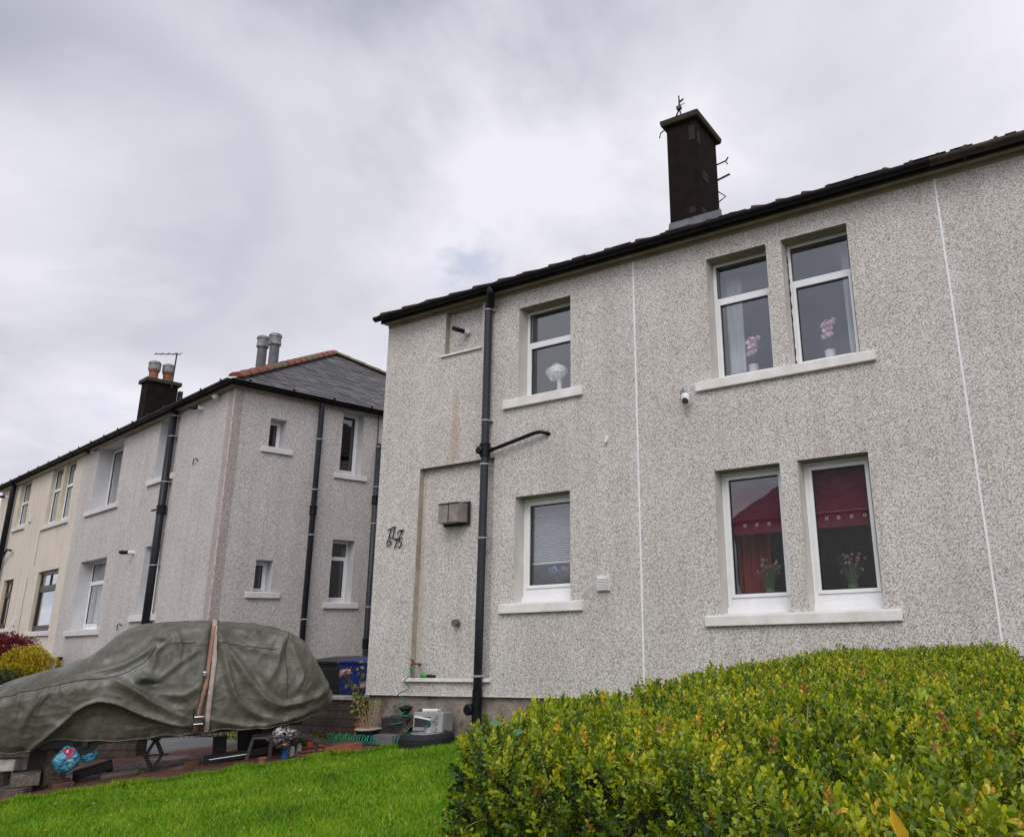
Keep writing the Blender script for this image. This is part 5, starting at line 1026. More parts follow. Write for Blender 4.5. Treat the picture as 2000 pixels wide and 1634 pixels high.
def pot(name, lab, c, r, h, mat, rim=None):
    t = thing(name, lab, 'pot', c); mb = MB(); mb.lathe(c, [(r*.72, 0), (r*.98, h*.85), (r*1.06, h*.86), (r*1.06, h), (r*.93, h), (r*.9, h*.85), (0, h*.84)], 20); mb.build('bowl', mat, t, smooth=False)
    if rim: mb = MB(); mb.lathe(c, [(r*1.07, h*.93), (r*1.09, h*1.01), (r*.93, h*1.01)], 20); mb.build('rim', rim, t)
    return t
pot('flower_pot', 'small terracotta pot at the lawn edge in front of the steel frame', gP(2.46, .27), .05, .10, 'terracotta')
t = thing('orange_tray', 'bright orange plastic tray lying behind the top of the steel frame', 'tray', gP(3.12, 1.0)); mb = MB(); mb.bar(gP(2.98, .98, .10), gP(3.22, .98, .10), .2, .05); mb.build('tray', 'orange_plastic', t, bevel=.01); mb = MB(); mb.bar(gP(2.98, .98, .04), gP(3.2, .98, .04), .18, .07); mb.build('base', 'steel_dark', t)
t = thing('wooden_box', 'rust red wooden box frame at the corner of the lawn', 'box', gP(3.36, .22))
mb = MB(); mb.bar(gP(3.14, .07, .075), gP(3.57, .07, .075), .025, .13); mb.build('board', 'wood_red', t, bevel=.003); mb = MB(); mb.bar(gP(3.14, .42, .06), gP(3.57, .42, .06), .025, .10); mb.build('board', 'wood_red', t, bevel=.003)
for s_ in (3.15, 3.56): mb = MB(); mb.bar(gP(s_, .115, .06), gP(s_, .405, .06), .025, .10); mb.build('board', 'wood_brown', t)
for k in range(3): obj_bar('plank', ['upper loose plank behind the rusty wooden box', 'middle loose plank behind the rusty wooden box', 'lowest loose plank behind the rusty wooden box'][k], 'plank', gP(2.85, .66-.05*k, .10-.035*k), gP(3.5, .70-.05*k, .085-.035*k), .09, .022, 'wood_red' if k else 'wood_brown', 'loose planks by the lawn corner')
mb = MB(); mb.lathe(gP(.85, .35, .0), [(.0, 0), (.012, .004), (.012, .012), (.0, .016)], 8); tag(mb.build('mushroom', 'white_plastic', None), 'tiny white mushroom on the paving in front of the car', 'mushroom')

# ------------------------------------------------------------------ between the houses
GY = 8.90
t = thing('garden_wall', 'low brown brick garden wall with a pale coping behind the car', 'wall', (-10.9, GY, -1.4))
mb = MB(); mb.box((-12.3, GY, -1.75), (-9.60, GY+.20, -.82)); mb.build('brickwork', 'garden_brick', t); mb = MB(); mb.box((-12.35, GY-.03, -.818), (-9.57, GY+.23, -.765)); mb.build('coping', 'concrete_light', t, bevel=.01)
t = thing('railing', 'thin black iron railing on top of the garden wall', 'railing', (-10.9, GY+.1, -.765))
for z_ in (-.70, -.395): mb = MB(); mb.box((-12.2, GY+.095, z_), (-9.35, GY+.11, z_+.014)); mb.build('rail', 'steel_black', t)
for k in range(38): x = -12.1+k*.074; mb = MB(); mb.tube([(x, GY+.102, -.76), (x, GY+.102, -.385)], .0055, 5); mb.build('bar', 'steel_black', t)
def bin_(lab, x, y, mat, sticker=False, rz=.15):
    z = -1.32; t = thing('wheelie_bin', lab, 'bin', (x, y, z), rz, 'wheelie bins behind the railing'); M = Matrix.Translation((x, y, z)) @ Matrix.Rotation(rz, 4, 'Z')
    mb = MB(M); mb.hexa([(-.22,-.26,.05), (.22,-.26,.05), (.22,.24,.05), (-.22,.24,.05), (-.28,-.34,1.0), (.28,-.34,1.0), (.28,.34,1.0), (-.28,.34,1.0)]); mb.build('body', mat, t, bevel=.02)
    mb = MB(M); mb.hexa([(-.30,-.37,.995), (.30,-.37,.995), (.30,.36,.995), (-.30,.36,.995), (-.29,-.35,1.04), (.29,-.35,1.04), (.27,.34,1.09), (-.27,.34,1.09)]); ld = mb.build('lid', mat, t, bevel=.015)
    mb = MB(M); mb.tube([(-.24,-.36,1.02), (-.1,-.40,1.03), (.1,-.40,1.03), (.24,-.36,1.02)], .014, 8); mb.build('lid_handle', mat, ld)
    mb = MB(M); mb.tube([(-.22,.36,.98), (-.22,.44,1.0), (.22,.44,1.0), (.22,.36,.98)], .016, 8); mb.build('handle', mat, t)
    for sx in (-.24, .24): mb = MB(M); mb.lathe((sx, .28, .10), [(.0,-.03), (.10,-.03), (.10,.03), (.0,.03)], 18, axis='x'); mb.build('wheel', 'rubber', t)
    if sticker: 
        mb = MB(M); mb.box((-.15,-.338,.86), (-.085,-.318,.925)); sk = mb.build('sticker', 'white_plastic', t)
bin_('black wheelie bin behind the railing, half hidden by the car', -11.42, 9.95, 'black_plastic'); bin_('black wheelie bin beside the blue one', -10.98, 9.72, 'black_plastic'); bin_('royal blue wheelie bin with a white sticker by the house corner', -10.38, 9.70, 'blue_plastic', True)
# shade cast by the far end of the passage: back garden fence
t = thing('boundary_fence', 'dark stained wooden fence closing the passage behind the bins', 'fence', (-11.5, 15.5, -1.2))
for k in range(26): x = -13.4+k*.155; mb = MB(); mb.box((x, 15.5+.01*(k % 2), -1.35), (x+.15, 15.52+.01*(k % 2), .35)); mb.build('board', 'timber_old', t)

# ------------------------------------------------------------------ leaves
def leafset(P, N, size, tone, aspect=.55, cup=.12, rnd=.5, seed=0, up=None):
    """hexagonal leaves at P, pointing mostly along N; returns V, F, tone"""
    rn = np.random.default_rng(seed); n = len(P); d = N+rn.normal(0, rnd, (n, 3)); d /= np.linalg.norm(d, axis=1, keepdims=True)
    r_ = rn.normal(0, 1, (n, 3)); s = np.cross(d, r_); s /= np.linalg.norm(s, axis=1, keepdims=True)+1e-9; b_ = np.cross(s, d); L = (size*rn.uniform(.65, 1.25, n))[:,None]; W = L*aspect*.5
    A = P; T_ = P+d*L; c1_ = P+d*L*.30+b_*L*cup*.6; c2_ = P+d*L*.72+b_*L*cup*.5
    V = np.stack([A-s*W*.12, c1_+s*W*.9+b_*L*cup, c2_+s*W*.82+b_*L*cup, T_, c2_-s*W*.82+b_*L*cup, c1_-s*W*.9+b_*L*cup], 1).reshape(-1, 3)
    F = np.arange(n*6).reshape(n, 6); return V, F, tone
def shrub(name, lab, cat, c, r, mat, n, size, seed, squash=(1,1,1), trunk=True, grp=None, base=None, aspect=.5, tone=None):
    rn = np.random.default_rng(seed); c = np.array(c, float); base = c[2]-r*squash[2] if base is None else base; t = thing(name, lab, cat, (c[0], c[1], base), 0, grp)
    lob = rn.normal(0, 1, (26, 3)); lob /= np.linalg.norm(lob, axis=1, keepdims=True); lc = lob*r*.62*np.array(squash); k = rn.integers(0, 26, n); d = rn.normal(0, 1, (n, 3)); d /= np.linalg.norm(d, axis=1, keepdims=True)
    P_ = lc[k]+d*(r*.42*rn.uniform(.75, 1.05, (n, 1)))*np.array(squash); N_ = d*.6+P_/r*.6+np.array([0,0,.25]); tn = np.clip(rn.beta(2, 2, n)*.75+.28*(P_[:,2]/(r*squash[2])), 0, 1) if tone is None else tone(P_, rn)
    V, F, tn = leafset(P_, N_, size*np.ones(n), tn, aspect, .1, .6, seed); V = V+c-np.array([c[0], c[1], base]); fastmesh('foliage', V, F, mat, tn, parent=t)
    if trunk:
        mb = MB(); 
        for q in range(7): a = q*.9; e_ = c+np.array([math.cos(a)*r*.5*squash[0], math.sin(a)*r*.5*squash[1], r*.1]); mb.tube([(c[0]+.03*math.cos(a), c[1]+.03*math.sin(a), base), tuple((c*1.0+e_)/2-np.array([0,0,.2*r])), tuple(e_)], [.03*max(r, .3), .02*max(r,.3), .008*max(r,.3)], 6)
        mb.build('stem', 'stem', t)
    return t
flat = lambda P_, rn: np.clip(rn.beta(2, 2, len(P_)), 0, 1)
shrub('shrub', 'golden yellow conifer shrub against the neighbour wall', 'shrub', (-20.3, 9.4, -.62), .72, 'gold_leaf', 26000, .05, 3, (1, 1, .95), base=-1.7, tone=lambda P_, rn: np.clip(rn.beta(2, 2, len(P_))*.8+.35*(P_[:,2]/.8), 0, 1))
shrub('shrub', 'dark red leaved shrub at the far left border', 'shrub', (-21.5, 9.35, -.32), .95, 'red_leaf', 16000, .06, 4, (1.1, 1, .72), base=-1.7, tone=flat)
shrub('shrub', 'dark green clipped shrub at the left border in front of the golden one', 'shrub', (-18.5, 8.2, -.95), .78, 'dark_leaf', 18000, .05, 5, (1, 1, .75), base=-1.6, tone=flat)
# ------------------------------------------------------------------ pots and things against the house base
def climber():
    t = thing('rose_bush', 'straggly rose bush with fading pink blooms beside the house corner', 'plant', (-9.42, 8.72, -1.32)); rn = random.Random(5); mb = MB(); LP = []; LN = []
    tips = [(-9.85,8.75,-.43), (-9.70,8.72,-.42), (-9.62,8.75,-.66), (-9.45,8.7,-.62), (-9.36,8.7,-.70), (-9.48,8.72,-.95), (-9.30,8.7,-.80), (-9.25,8.68,-1.0), (-9.35,8.7,-.22)]
    for tp_ in tips:
        m1 = (-9.40+rn.uniform(-.04,.04), 8.72, -1.0); pts = [(-9.40, 8.72, -1.32), m1, tuple(m1[i]*.45+tp_[i]*.55+rn.uniform(-.04,.04) for i in range(3)), tp_]; mb.tube(pts, [.008, .007, .005, .003], 5)
        for k in range(26):
            f = rn.uniform(.35, 1); i = min(2, int(f*3)); q = f*3-i; a, b_ = pts[i], pts[i+1]; LP.append([a[j]+(b_[j]-a[j])*q+rn.gauss(0, .03) for j in range(3)]); LN.append([rn.gauss(0, 1), rn.gauss(0, 1)-.3, rn.gauss(.2, .6)])
    mb.build('stem', 'stem', t); LP, LN = np.array(LP), np.array(LN); V, F, tn = leafset(LP, LN/np.linalg.norm(LN, axis=1, keepdims=True), .055*np.ones(len(LP)), RNG.uniform(.2, 1, len(LP)), .6, .1, .3, 2)
    fastmesh('foliage', V-np.array([-9.42, 8.72, -1.32]), F, 'shrub_leaf', tn, parent=t)
    for c_ in ((-9.82, 8.73, -.44), (-9.69, 8.71, -.43), (-9.32, 8.68, -.60)): mb = MB(); petals(mb, c_, .055, 70, .022, int(c_[0]*-100), (1,1,1), .3); mb.build('blossom', 'petal_dusty', t)
climber()
t = pot('plant_pot', 'navy glazed bowl with a pale rim and thin red stems by the house corner', (-8.90, 8.42, -1.27), .17, .14, 'navy_glaze', 'cream_glaze')
rn = random.Random(9); mb = MB(); LP = []; LN = []
for _ in range(34):
    a = rn.uniform(0, 6.28); l = rn.uniform(.12, .36); x_, y_ = -8.90+rn.uniform(-.1,.1), 8.42+rn.uniform(-.08,.08); e_ = (x_+math.cos(a)*l*.35, y_+math.sin(a)*l*.3, -1.14+l); mb.tube([(x_, y_, -1.15), e_], .003, 4)
    if l > .2: LP += [[e_[0]+rn.gauss(0,.02), e_[1]+rn.gauss(0,.02), e_[2]+rn.gauss(0,.02)] for _ in range(5)]; LN += [[rn.gauss(0,1), rn.gauss(0,1), .6] for _ in range(5)]
mb.build('stem', 'dry_stem', t); V, F, tn = leafset(np.array(LP), np.array(LN)/1.3, .035*np.ones(len(LP)), RNG.uniform(.3, 1, len(LP)), .6, .1, .4, 5); fastmesh('foliage', V-np.array([-8.90, 8.42, -1.27]), F, 'shrub_leaf', tn, parent=t)
mb = MB(); mb.lathe((-9.12, 8.52, -1.27), [(.08, .20), (.11, .02), (.11, 0)], 16); tag(mb.build('upturned_pot', 'terracotta', None), 'terracotta pot tipped upside down behind the navy bowl', 'pot')
mb = MB(); mb.hexa([(-8.58,8.36,-1.24), (-8.12,8.33,-1.24), (-8.12,8.55,-1.24), (-8.58,8.55,-1.24), (-8.60,8.34,-.97), (-8.10,8.31,-.97), (-8.10,8.56,-.97), (-8.60,8.56,-.97)]); tag(mb.build('planter', 'steel_dark', None, bevel=.012), 'dark grey square planter against the house base', 'planter')
mb = MB(); mb.box((-8.50, 8.12, -1.285), (-8.16, 8.30, -1.16)); tag(mb.build('plastic_tub', 'flue_metal', None, bevel=.015), 'pale green grey plastic tub in front of the dark planter', 'tub')
t = thing('garden_light', 'small black garden light poking out of the planter', 'light', (-8.23, 8.42, -1.0)); mb = MB(); mb.tube([(-8.23, 8.42, -1.0), (-8.23, 8.42, -.90)], .03, 10); mb.build('stake', 'black_plastic', t); mb = MB(); mb.lathe((-8.23, 8.42, -.92), [(.05, 0), (.06, .03), (.09, .06), (.09, .075), (.03, .10), (0, .10)], 14); mb.build('shade', 'steel_black', t)
mb = MB(); mb.lathe((-8.21, 8.42, -.955), [(.07, 0), (.07, .02)], 12); mb.build('collar', 'hose_green', t)
obj_bar('plank', 'dark brown plank leaning against the house beside the silver appliance', 'plank', (-8.20, 8.18, -1.27), (-8.03, 8.50, -.88), .10, .03, 'wood_brown')
# silver appliance
t = thing('toaster_oven', 'dented silver appliance with a dark glass front lying on its back behind the tyre', 'appliance', (-7.72, 8.42, -1.13), R(8)); M = Matrix.Translation((-7.72, 8.40, -1.13)) @ Matrix.Rotation(R(8), 4, 'Z') @ Matrix.Rotation(R(-4), 4, 'X')
mb = MB(M); mb.box((-.23,-.13,0), (.22,.13,.24)); mb.build('casing', 'appliance', t, bevel=.015); mb = MB(M); mb.box((-.20,-.137,.06), (.04,-.128,.18)); mb.build('door', 'screen_dark', t, bevel=.004)
mb = MB(M); mb.bar((-.20,-.142,.185), (.05,-.142,.150), .02, .02); mb.build('door_trim', 'white_plastic', t); mb = MB(M); mb.box((-.15,-.06,.242), (.08,.03,.275)); mb.build('handle', 'white_plastic', t, bevel=.008); mb = MB(M); mb.box((-.22,-.10,-.13), (.21,.10,-.003)); mb.build('base', 'steel_black', t)
for k in range(3): mb = MB(M); mb.lathe((.13, -.135, .05+k*.065), [(.0,-.012), (.02,-.012), (.02,.01)], 12, axis='y'); mb.build('knob', 'grey_plastic', t)
# tyre lying flat
tc_ = (-7.56, 8.12, -1.29)
t = thing('car_wheel', 'black tyre with a silver rim lying flat on the lawn corner by the house', 'wheel', tc_)
mb = MB(); prof = [(.20,.02), (.26,.0), (.315,.01), (.335,.04), (.338,.07), (.332,.073), (.332,.082), (.338,.085), (.338,.115), (.332,.118), (.332,.126), (.335,.13), (.315,.175), (.27,.19), (.225,.185), (.205,.165)]; mb.lathe(tc_, prof, 48); mb.build('tyre', 'rubber', t, smooth=False)
mb = MB(); mb.lathe(tc_, [(.205,.17), (.20,.185), (.185,.18), (.18,.10), (.06,.10), (.055,.155), (.0,.155)], 32)
for k in range(7):
    a = k*math.pi*2/7; mb.bar((tc_[0]+.05*math.cos(a), tc_[1]+.05*math.sin(a), tc_[2]+.155), (tc_[0]+.19*math.cos(a), tc_[1]+.19*math.sin(a), tc_[2]+.165), .045, .03)
mb.build('rim', 'alloy', t)
# coiled green hose
hp = []
for i in range(0, 520): f = i/520; a = f*2*math.pi*26; hp.append((-9.30+1.24*f+.006*math.sin(a*.37), 8.10+.10*f+.055*math.cos(a), -1.235+(.055+.006*math.sin(f*31))*math.sin(a)))
for i in range(60): f = i/59; a = f*2*math.pi*3; hp.append((-8.02+.42*f+.03*math.cos(a), 8.22+.10*math.sin(f*3), -1.2+.22*math.sin(f*1.6)+.03*math.sin(a)))
for i in range(50): f = i/49; a = f*2*math.pi*3; hp.append((-7.60-.50*f, 8.30+.05*math.sin(a), -.99-.10*f+.05*math.sin(a*1.0)))
for i in range(160): f = i/159; a = f*2*math.pi*(7-2*f); rr_ = .085*(1-f)+.045; hp.append((-8.30+.02*f+rr_*math.cos(a), 8.36+.20*f-.05*math.sin(math.pi*f)+rr_*math.sin(a)*.5-.03, -1.12+.70*f))
hp.append((-8.30, 8.555, -.38))
t = thing('garden_hose', 'green coiled hose running from the tap down to the paving', 'hose', (-8.7, 8.15, -1.3)); mb = MB(); mb.tube(hp, .0072, 6); mb.build('tubing', 'hose_green', t, smooth=True)
mb = MB(); mb.tube([(-8.30, 8.555, -.42), (-8.30, 8.55, -.345)], .02, 10); mb.build('connector', 'nozzle_green', t)
# ------------------------------------------------------------------ low wall and ornamental railing glimpsed under the car
mb = MB(); mb.bar((-14.9, 6.35, -1.44), (-12.25, 7.35, -1.40), .2, .34); tag(mb.build('low_wall', 'garden_brick', None), 'dark low wall seen beneath the front half of the car', 'wall')
t = thing('ornamental_railing', 'low black scrolled iron railing seen beneath the car', 'railing', (-13.5, 9.1, -1.4))
A0, A1 = Vector((-14.2, 8.85, 0)), Vector((-11.6, 9.0, 0))
for z_ in (-1.42, -1.02): mb = MB(); mb.bar(A0+Vector((0,0,z_)), A1+Vector((0,0,z_)), .02, .02); mb.build('rail', 'steel_black', t)
for k in range(20):
    p_ = A0.lerp(A1, k/19); mb = MB(); mb.tube([p_+Vector((0,0,-1.5)), p_+Vector((0,0,-1.0))], .008, 5); mb.build('bar', 'steel_black', t)
    if k % 3 == 1: mb = MB(); mb.tube([p_+Vector((.09*math.cos(a)+.09, 0, -1.2+.07*math.sin(a))) for a in [j*.45 for j in range(15)]], .006, 5); mb.build('scroll', 'steel_black', t)

# ================================================================== HEDGE
POLY = np.array([(-1.86,2.12), (-2.18,2.75), (-2.45,3.6), (-2.5,5.2), (-2.35,8.25), (-.75,8.3), (-.42,6.2), (-.15,4.0), (.42,1.15), (-.25,1.2), (-1.05,1.95)])
def sdpoly(x, y):
    n = len(POLY); d = np.full(x.shape, 1e9); s = np.ones(x.shape)
    for i in range(n):
        a = POLY[i]; b_ = POLY[(i+1) % n]; e_ = b_-a; wx, wy = x-a[0], y-a[1]; t_ = np.clip((wx*e_[0]+wy*e_[1])/(e_@e_), 0, 1)
        d = np.minimum(d, np.hypot(wx-t_*e_[0], wy-t_*e_[1])); c1_ = y >= a[1]; c2_ = y < b_[1]; c3_ = e_[0]*wy > e_[1]*wx
        s = np.where((c1_ & c2_ & c3_) | (~c1_ & ~c2_ & ~c3_), -s, s)
    return d*s
def ztop(x, y): return -.298+.065*np.clip((y-5.0)/3, 0, 1)+.02*np.sin(x*3.1+y*1.3)+.018*np.sin(y*2.3-x*1.1)-.05*np.clip((x+.9)/1.0, 0, 1.5)*np.clip((y-2)/3, 0, 1)-.035*np.clip((2.6-y)/1.2, 0, 1)
HR = .16
def sdf(p):
    x, y, z = p[:,0], p[:,1], p[:,2]; lump = .022*np.sin(x*9+z*7)*np.sin(y*8-z*5)+.018*np.sin(x*17+y*13+z*15)
    d2 = sdpoly(x, y)+HR; dz = z-(ztop(x, y))+HR
    return np.hypot(np.maximum(d2, 0), np.maximum(dz, 0))-HR+np.minimum(np.maximum(d2, dz), 0)+lump
def hedge_samples(n, lo, hi, seed, box_=None):
    rn = np.random.default_rng(seed); out_ = []; tot = 0
    while tot < n:
        m_ = 400000; x = rn.uniform(-2.65, .5, m_); y = rn.uniform(1.1, 8.4, m_); z = rn.uniform(-1.3, -.1, m_); p = np.stack([x, y, z], -1)
        if box_ is not None: p = p[box_(p)]
        f = sdf(p); p = p[(f > lo) & (f < hi)]; out_.append(p); tot += len(p)
    p = np.vstack(out_)[:n]; e_ = 1e-3; f0 = sdf(p); g_ = np.stack([sdf(p+np.array(v_)*e_)-f0 for v_ in ((1,0,0),(0,1,0),(0,0,1))], -1); g_ /= np.linalg.norm(g_, axis=1, keepdims=True)+1e-9
    return p, g_
hedge = thing('hedge', 'clipped green and yellowish box hedge filling the lower right foreground', 'hedge', (-1.2, 4.5, -1.3))
HO = np.array([-1.2, 4.5, -1.3])
def sprigs(P, N, size, seed, pairs=5):
    rn = np.random.default_rng(seed); n = len(P); ax = N*.75+np.array([0,0,.65])+rn.normal(0, .42, (n,3)); ax /= np.linalg.norm(ax, axis=1, keepdims=True)
    r_ = rn.normal(0, 1, (n,3)); a = np.cross(ax, r_); a /= np.linalg.norm(a, axis=1, keepdims=True); b_ = np.cross(ax, a); sz = size*rn.uniform(.75, 1.3, n); PP = []; DD = []; SS = []; BB = []; TT = []
    # autumn patches: neighbouring sprigs share their tone
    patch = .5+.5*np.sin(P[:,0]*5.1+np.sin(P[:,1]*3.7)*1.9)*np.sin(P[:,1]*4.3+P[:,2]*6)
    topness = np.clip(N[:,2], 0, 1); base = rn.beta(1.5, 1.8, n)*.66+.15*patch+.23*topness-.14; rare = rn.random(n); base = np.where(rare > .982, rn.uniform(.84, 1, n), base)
    for k in range(pairs):
        h_ = (k/(pairs-1))**.9; off_ = ax*(sz*2.3*h_)[:,None]
        for sgn in (1, -1):
            ang = k*math.pi/2+rn.normal(0, .25, n); rad = sgn*(a*np.cos(ang)[:,None]+b_*np.sin(ang)[:,None]); el = .35+.75*h_; d_ = rad*math.cos(el)+ax*math.sin(el); d_ += rn.normal(0, .12, (n,3)); d_ /= np.linalg.norm(d_, axis=1, keepdims=True)
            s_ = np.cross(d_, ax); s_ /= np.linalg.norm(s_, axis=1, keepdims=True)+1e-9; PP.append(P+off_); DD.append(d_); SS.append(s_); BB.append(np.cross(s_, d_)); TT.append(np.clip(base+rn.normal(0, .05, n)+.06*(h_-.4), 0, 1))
    PP, DD, SS, BB = map(np.vstack, (PP, DD, SS, BB)); TT = np.concatenate(TT); L = (np.tile(sz, pairs*2)*rn.uniform(.75, 1.15, len(PP)))[:,None]; W = L*.30
    V = np.stack([PP, PP+DD*L*.35+SS*W*.95+BB*L*.05, PP+DD*L*.75+SS*W*.8+BB*L*.02, PP+DD*L*1.0-BB*L*.04, PP+DD*L*.75-SS*W*.8+BB*L*.02, PP+DD*L*.35-SS*W*.95+BB*L*.05], 1).reshape(-1, 3)
    return V, np.arange(len(PP)*6).reshape(-1, 6), TT
dist = lambda p: np.linalg.norm(p, axis=1)
# drop what the hedge's own far side hides: everything visible from the street and lawn side is kept
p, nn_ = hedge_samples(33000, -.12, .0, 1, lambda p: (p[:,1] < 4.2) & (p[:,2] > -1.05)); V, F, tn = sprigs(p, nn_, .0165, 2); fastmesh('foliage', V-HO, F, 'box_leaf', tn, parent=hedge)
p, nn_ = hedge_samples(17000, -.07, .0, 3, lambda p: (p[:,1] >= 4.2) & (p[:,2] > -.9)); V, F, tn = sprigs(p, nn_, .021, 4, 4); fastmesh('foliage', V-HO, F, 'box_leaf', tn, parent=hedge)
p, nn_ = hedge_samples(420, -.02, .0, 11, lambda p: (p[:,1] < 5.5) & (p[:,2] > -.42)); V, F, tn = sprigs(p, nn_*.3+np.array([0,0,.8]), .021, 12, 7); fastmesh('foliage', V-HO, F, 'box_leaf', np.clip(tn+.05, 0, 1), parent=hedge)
# twiggy core
cc = POLY.mean(0); rings = []
for (ins, top, zf) in ((.20, False, -1.35), (.17, True, .40), (.20, True, .22), (.36, True, .15), (.60, True, .12)):
    ring = []
    for k in range(80):
        f = k/80*len(POLY); i = int(f); q = POLY[i]+(POLY[(i+1) % len(POLY)]-POLY[i])*(f-i); d_ = cc-q; q2 = q+d_/np.linalg.norm(d_)*min(ins*1.25, .45*np.linalg.norm(d_)); ring.append((q2[0], q2[1], zf if not top else float(ztop(q2[0], q2[1]))-zf))
    rings.append(ring)
mb = MB(); idx = [mb.vv(r_) for r_ in rings]
for k in range(len(rings)-1):
    for j in range(80): j2 = (j+1) % 80; mb.f.append((idx[k]+j, idx[k]+j2, idx[k+1]+j2, idx[k+1]+j)); mb.m.append(0)
mb.f.append(tuple(idx[-1]+j for j in range(80))); mb.m.append(0); mb.build('twig_core', 'twig', hedge)
p, nn_ = hedge_samples(1300, -.10, -.01, 7, lambda p: (p[:,1] < 4.5) & (p[:,2] > -1.1)); rn = np.random.default_rng(4); d_ = nn_*.5+rn.normal(0, .6, p.shape)+np.array([0,0,.4]); d_ /= np.linalg.norm(d_, axis=1, keepdims=True); s_ = np.cross(d_, rn.normal(0,1,p.shape)); s_ /= np.linalg.norm(s_, axis=1, keepdims=True); L = rn.uniform(.03, .09, (len(p),1)); V = np.stack([p-s_*.0014, p+s_*.0014, p+d_*L+s_*.0008, p+d_*L-s_*.0008], 1).reshape(-1,3)
o = fastmesh('twigs', V-HO, np.arange(len(p)*4).reshape(-1,4), 'dry_stem', parent=hedge); o['kind'] = 'stuff'
# weeds growing out of the hedge
def lobed(mb_, c, d, nrm, L, lobes=5):
    c, d, nrm = Vector(c), Vector(d).normalized(), Vector(nrm).normalized(); s = d.cross(nrm).normalized(); nrm = s.cross(d)
    out_ = [c]; n = lobes*2+1
    for k in range(n):
        a = math.pi*(k/(n-1)-.5)*1.35; rr_ = L*(1.0 if k % 2 == 0 else .55)*(1-.25*abs(a)); out_.append(c+d*(math.cos(a)*rr_*1.0+L*.1)+s*math.sin(a)*rr_*.85-nrm*(.10*L*abs(math.sin(a))))
    mb_.face([tuple(q) for q in out_])
def weed(lab, pts, L, mat, seed, stem='stem', cat='weed', name='weed', aspect='lobed', grp=None):
    rn = random.Random(seed); base = min(pts, key=lambda q: q[2]); t = thing(name, lab, cat, base, 0, grp); ms = MB(); ml = MB(); tone = []
    for q in pts:
        b_ = (q[0]+rn.uniform(-.05,.05), q[1]+rn.uniform(-.02,.06), q[2]-.14); ms.tube([b_, q], [.0022, .0015], 4)
        n0 = len(ml.f)
        d = (rn.uniform(-1, 1), rn.uniform(-.6,.4), rn.uniform(-.1,.9)); nr = (rn.uniform(-.5,.5), -.7, rn.uniform(.3, 1))
        if aspect == 'lobed': lobed(ml, q, d, nr, L*rn.uniform(.6, 1.2))
        else:
            c_, dd, nn = Vector(q), Vector(d).normalized(), Vector(nr).normalized(); s = dd.cross(nn).normalized(); l = L*rn.uniform(.7, 1.2); w_ = l*rn.uniform(.16, .26); ml.face([tuple(c_), tuple(c_+dd*l*.3+s*w_), tuple(c_+dd*l*.65+s*w_*.9), tuple(c_+dd*l-nn*l*.1), tuple(c_+dd*l*.65-s*w_*.9), tuple(c_+dd*l*.3-s*w_)])
        tone += [rn.random()]*(len(ml.f)-n0)
    ms.build('stem', stem, t); ml.tone = tone; ml.build('leaves', mat, t)
rn = random.Random(12)
def on_hedge(px_, py_, lift=.01):
    x_, y_ = px_, py_; return (x_, y_, float(ztop(np.array(x_), np.array(y_)))+lift)
weed('bright green lobed seedlings sprouting from the hedge top on the right', [on_hedge(rn.gauss(-.62, .22), rn.gauss(3.0, .35), rn.uniform(.0, .05)) for _ in range(20)], .036, 'weed_leaf', 1)
weed('pale green trailing weed at the right end of the hedge', [on_hedge(rn.gauss(-.12, .08), rn.gauss(2.3, .35), rn.uniform(-.02, .04)) for _ in range(14)], .05, 'weed_leaf', 2, aspect='long')
weed('yellow autumn leaf shoots standing up at the lower right of the hedge', [(-.335, 1.50, -.345), (-.32, 1.51, -.385), (-.315, 1.46, -.42), (-.25, 1.42, -.405), (-.295, 1.44, -.435)], .06, 'yellow_leaf', 3, aspect='long')
weed('orange yellow lobed leaf on the hedge front', [(-.50, 1.72, -.335), (-.485, 1.72, -.355)], .035, 'yellow_leaf', 4)
weed('yellow round leaves low on the hedge front near its centre', [(-1.16, 1.93, -.575), (-1.19, 1.92, -.60), (-.98, 1.86, -.565)], .03, 'yellow_leaf', 5, aspect='long')
weed('broad bright green leaves poking out of the hedge front left of centre', [(-1.36, 2.22, -.33), (-1.30, 2.22, -.345), (-1.42, 2.18, -.385), (-1.24, 2.25, -.34), (-1.42, 2.05, -.46), (-1.20, 1.98, -.53), (-1.30, 2.0, -.52)], .06, 'weed_leaf', 6, aspect='long')
weed('broad blue green leaves standing up behind the left end of the hedge', [(-1.88, 2.32, -.31), (-1.81, 2.34, -.285), (-1.86, 2.30, -.27), (-1.90, 2.28, -.36), (-1.79, 2.3, -.31)], .06, 'blue_leaf', 7, aspect='long')
for k, (a, b_, c_) in enumerate((((-.96, 2.42, -.25), (-.86, 2.3, -.26), (-.80, 2.1, -.37)), ((-.55, 1.75, -.36), (-.50, 1.7, -.375), (-.44, 1.6, -.43)), ((-.78, 2.4, -.21), (-.78, 2.38, -.25), (-.78, 2.36, -.30)), ((-.78, 1.75, -.42), (-.77, 1.74, -.46), (-.765, 1.72, -.50)))):
    mb = MB(); mb.tube([a, b_, c_], .0014, 5); tag(mb.build('dry_stalk', 'dry_stem', None), ['long arched dry stalk across the top of the hedge front', 'straight dry stalk in front of the hedge at lower right', 'short upright dry stalk on the hedge top', 'thin dry stalk hanging at the hedge centre'][k], 'stalk', 'dry stalks in the hedge')

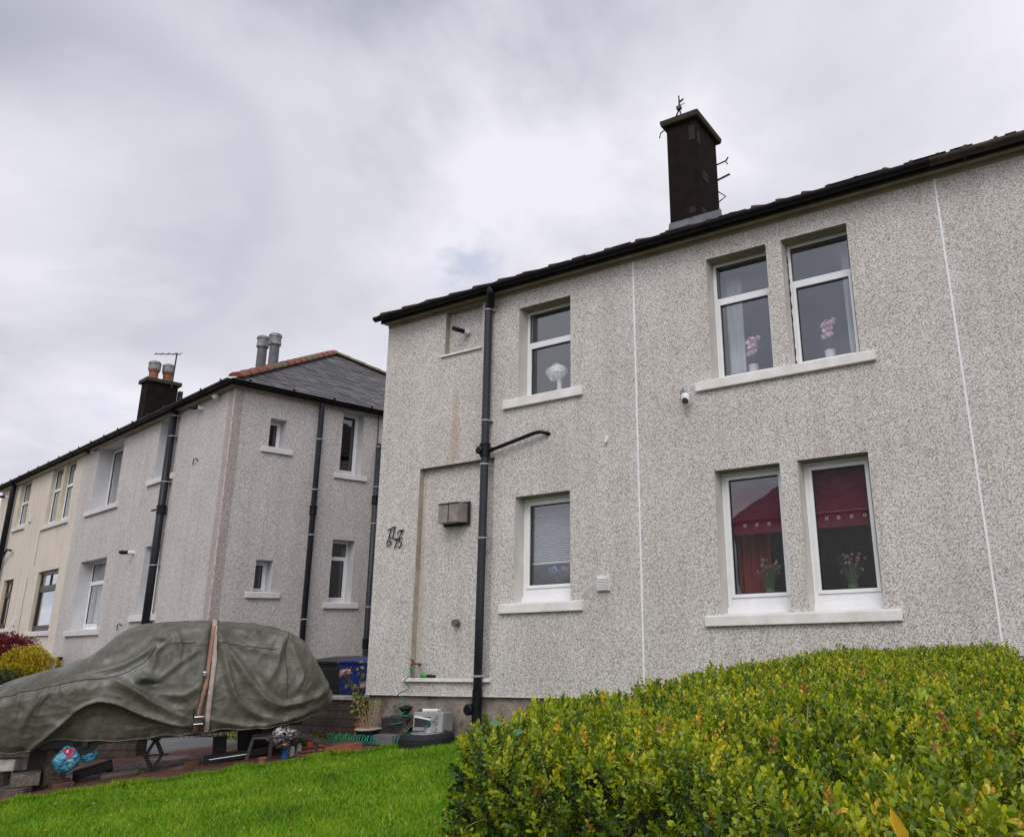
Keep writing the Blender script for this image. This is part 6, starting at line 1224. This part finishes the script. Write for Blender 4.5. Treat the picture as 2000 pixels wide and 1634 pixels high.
# ================================================================== GRASS
def grass(n, seed, hmin, hmax, wd, region):
    rn = np.random.default_rng(seed); P_ = []
    while sum(map(len, P_)) < n:
        x = rn.uniform(-11.5, -1.9, 200000); y = rn.uniform(2.2, 8.6, 200000); o = (x-E0[0])*NN[0]+(y-E0[1])*NN[1]; k = (o > -.02) & region(x, y, rn) & (sdpoly(x, y) > .0); k &= o > .08; P_.append(np.stack([x[k], y[k]], -1))
    p = np.vstack(P_)[:n]; x, y = p[:,0], p[:,1]; z = gz(x, y)+.005; cl_ = .5+.5*np.sin(x*5+np.sin(y*4)*2)*np.sin(y*6+x*2); h_ = rn.uniform(hmin, hmax, n)*(.7+.6*cl_)
    a = rn.uniform(0, 6.28, n); ln = rn.normal(0, .35, (n,2)); base = np.stack([x, y, z], -1); s = np.stack([np.cos(a), np.sin(a), 0*a], -1)*wd*rn.uniform(.6, 1.4, (n,1)); mid = base+np.stack([ln[:,0]*h_*.35, ln[:,1]*h_*.35, h_*.6], -1); tip = base+np.stack([ln[:,0]*h_, ln[:,1]*h_, h_], -1)
    V = np.stack([base-s, base+s, mid+s*.8, tip, mid-s*.8], 1).reshape(-1,3); patch = np.sin(x*2.3+1.7*np.sin(y*1.9))*np.sin(y*2.9+1.3*np.sin(x*2.1)); tn = np.clip(rn.beta(2, 2.6, n)*.75+.2*cl_+.02+.13*patch, 0, .93); tn = np.where(rn.random(n) > .985, .97, tn)
    return V, np.arange(n*5).reshape(-1,5), tn
def vis(x, y, rn): d = np.hypot(x, y); return (y > -x*.30) & (d > 5.0) | ((y > 2.2) & (x > -4.5) & (rn.random(len(x)) < .15))
V, F, tn = grass(230000, 5, .03, .07, .0032, vis); o = fastmesh('grass', V, F, 'grass_leaf', tn); tag(o, 'bright green mown lawn grass', 'grass', kind='stuff')
V, F, tn = grass(9000, 6, .06, .11, .0035, lambda x, y, rn: np.abs((x-E0[0])*NN[0]+(y-E0[1])*NN[1]) < .17); o = fastmesh('grass', V, F, 'grass_leaf', tn); tag(o, 'longer grass fringe along the paving edge', 'grass', kind='stuff')
rn_ = np.random.default_rng(9); x = rn_.uniform(-13.5, -9.6, 9000); y = rn_.uniform(7.9, 8.88, 9000); k = ((x+9.9)*.3+ (y-8.2) > -.2) & (rn_.random(9000) < .6); x, y = x[k], y[k]
V, F, tn = leafset(np.stack([x, y, gz(x, y)+.01], -1), np.tile([0,0,1.], (len(x),1)), .07*np.ones(len(x)), rn_.uniform(0, 1, len(x)), .3, .1, .5, 6); o = fastmesh('weeds', V, F, 'shrub_leaf', tn); tag(o, 'scrappy weeds at the foot of the garden wall', 'weeds', kind='stuff')

rn_ = np.random.default_rng(19); x = rn_.uniform(-9.5, -2.5, 260); y = rn_.uniform(3.5, 8.3, 260); k = ((x-E0[0])*NN[0]+(y-E0[1])*NN[1] > .05) & (sdpoly(x, y) > .1); x, y = x[k], y[k]
V, F, tn = leafset(np.stack([x, y, gz(x, y)+.05], -1), np.tile([0,0,.3], (len(x),1)), .028*np.ones(len(x)), rn_.uniform(0, 1, len(x)), .6, .1, .8, 6); o = fastmesh('fallen_leaves', V, F, 'clover_leaf', tn); tag(o, 'scattered small fallen leaves on the lawn', 'leaves', kind='stuff')

# ================================================================== ACROSS THE STREET (seen only as reflections in the panes)
op = thing('house', 'pebbledash house across the street, seen only in window reflections', 'house', (-5, -17, -2.2)); 
mb = MB(); mb.box((-14.0, -27, -2.2), (5, -17, 4.85)); mb.build('wall', 'render_grey', op)
ro = tile_roof(op, 'roof', (5.3,-16.7,4.85), (-14.3,-16.7,4.85), (-9.3,-22,9.2), (1,-22,9.2), 'slate', rowh=.3, tw=.4, thick=.008, jitter=.002); tile_roof(ro, 'roof_slope', (-14.3,-16.7,4.85), (-14.3,-27.3,4.85), (-9.3,-22,9.2), (-9.3,-22,9.2), 'slate', rowh=.3, tw=.4)
for x in (-11, -7, -3, 1): mb = MB(); mb.box((x-.6, -17.02, -.6), (x+.6, -16.98, .8)); mb.build('window', 'screen_dark', op)
shrub('garden_tree', 'leafy garden tree across the street, seen only in window reflections', 'tree', (-17.9, -15.5, 4.3), 2.7, 'tree_leaf', 11000, .20, 21, (1, 1, 1.1), base=-2.2, tone=flat)
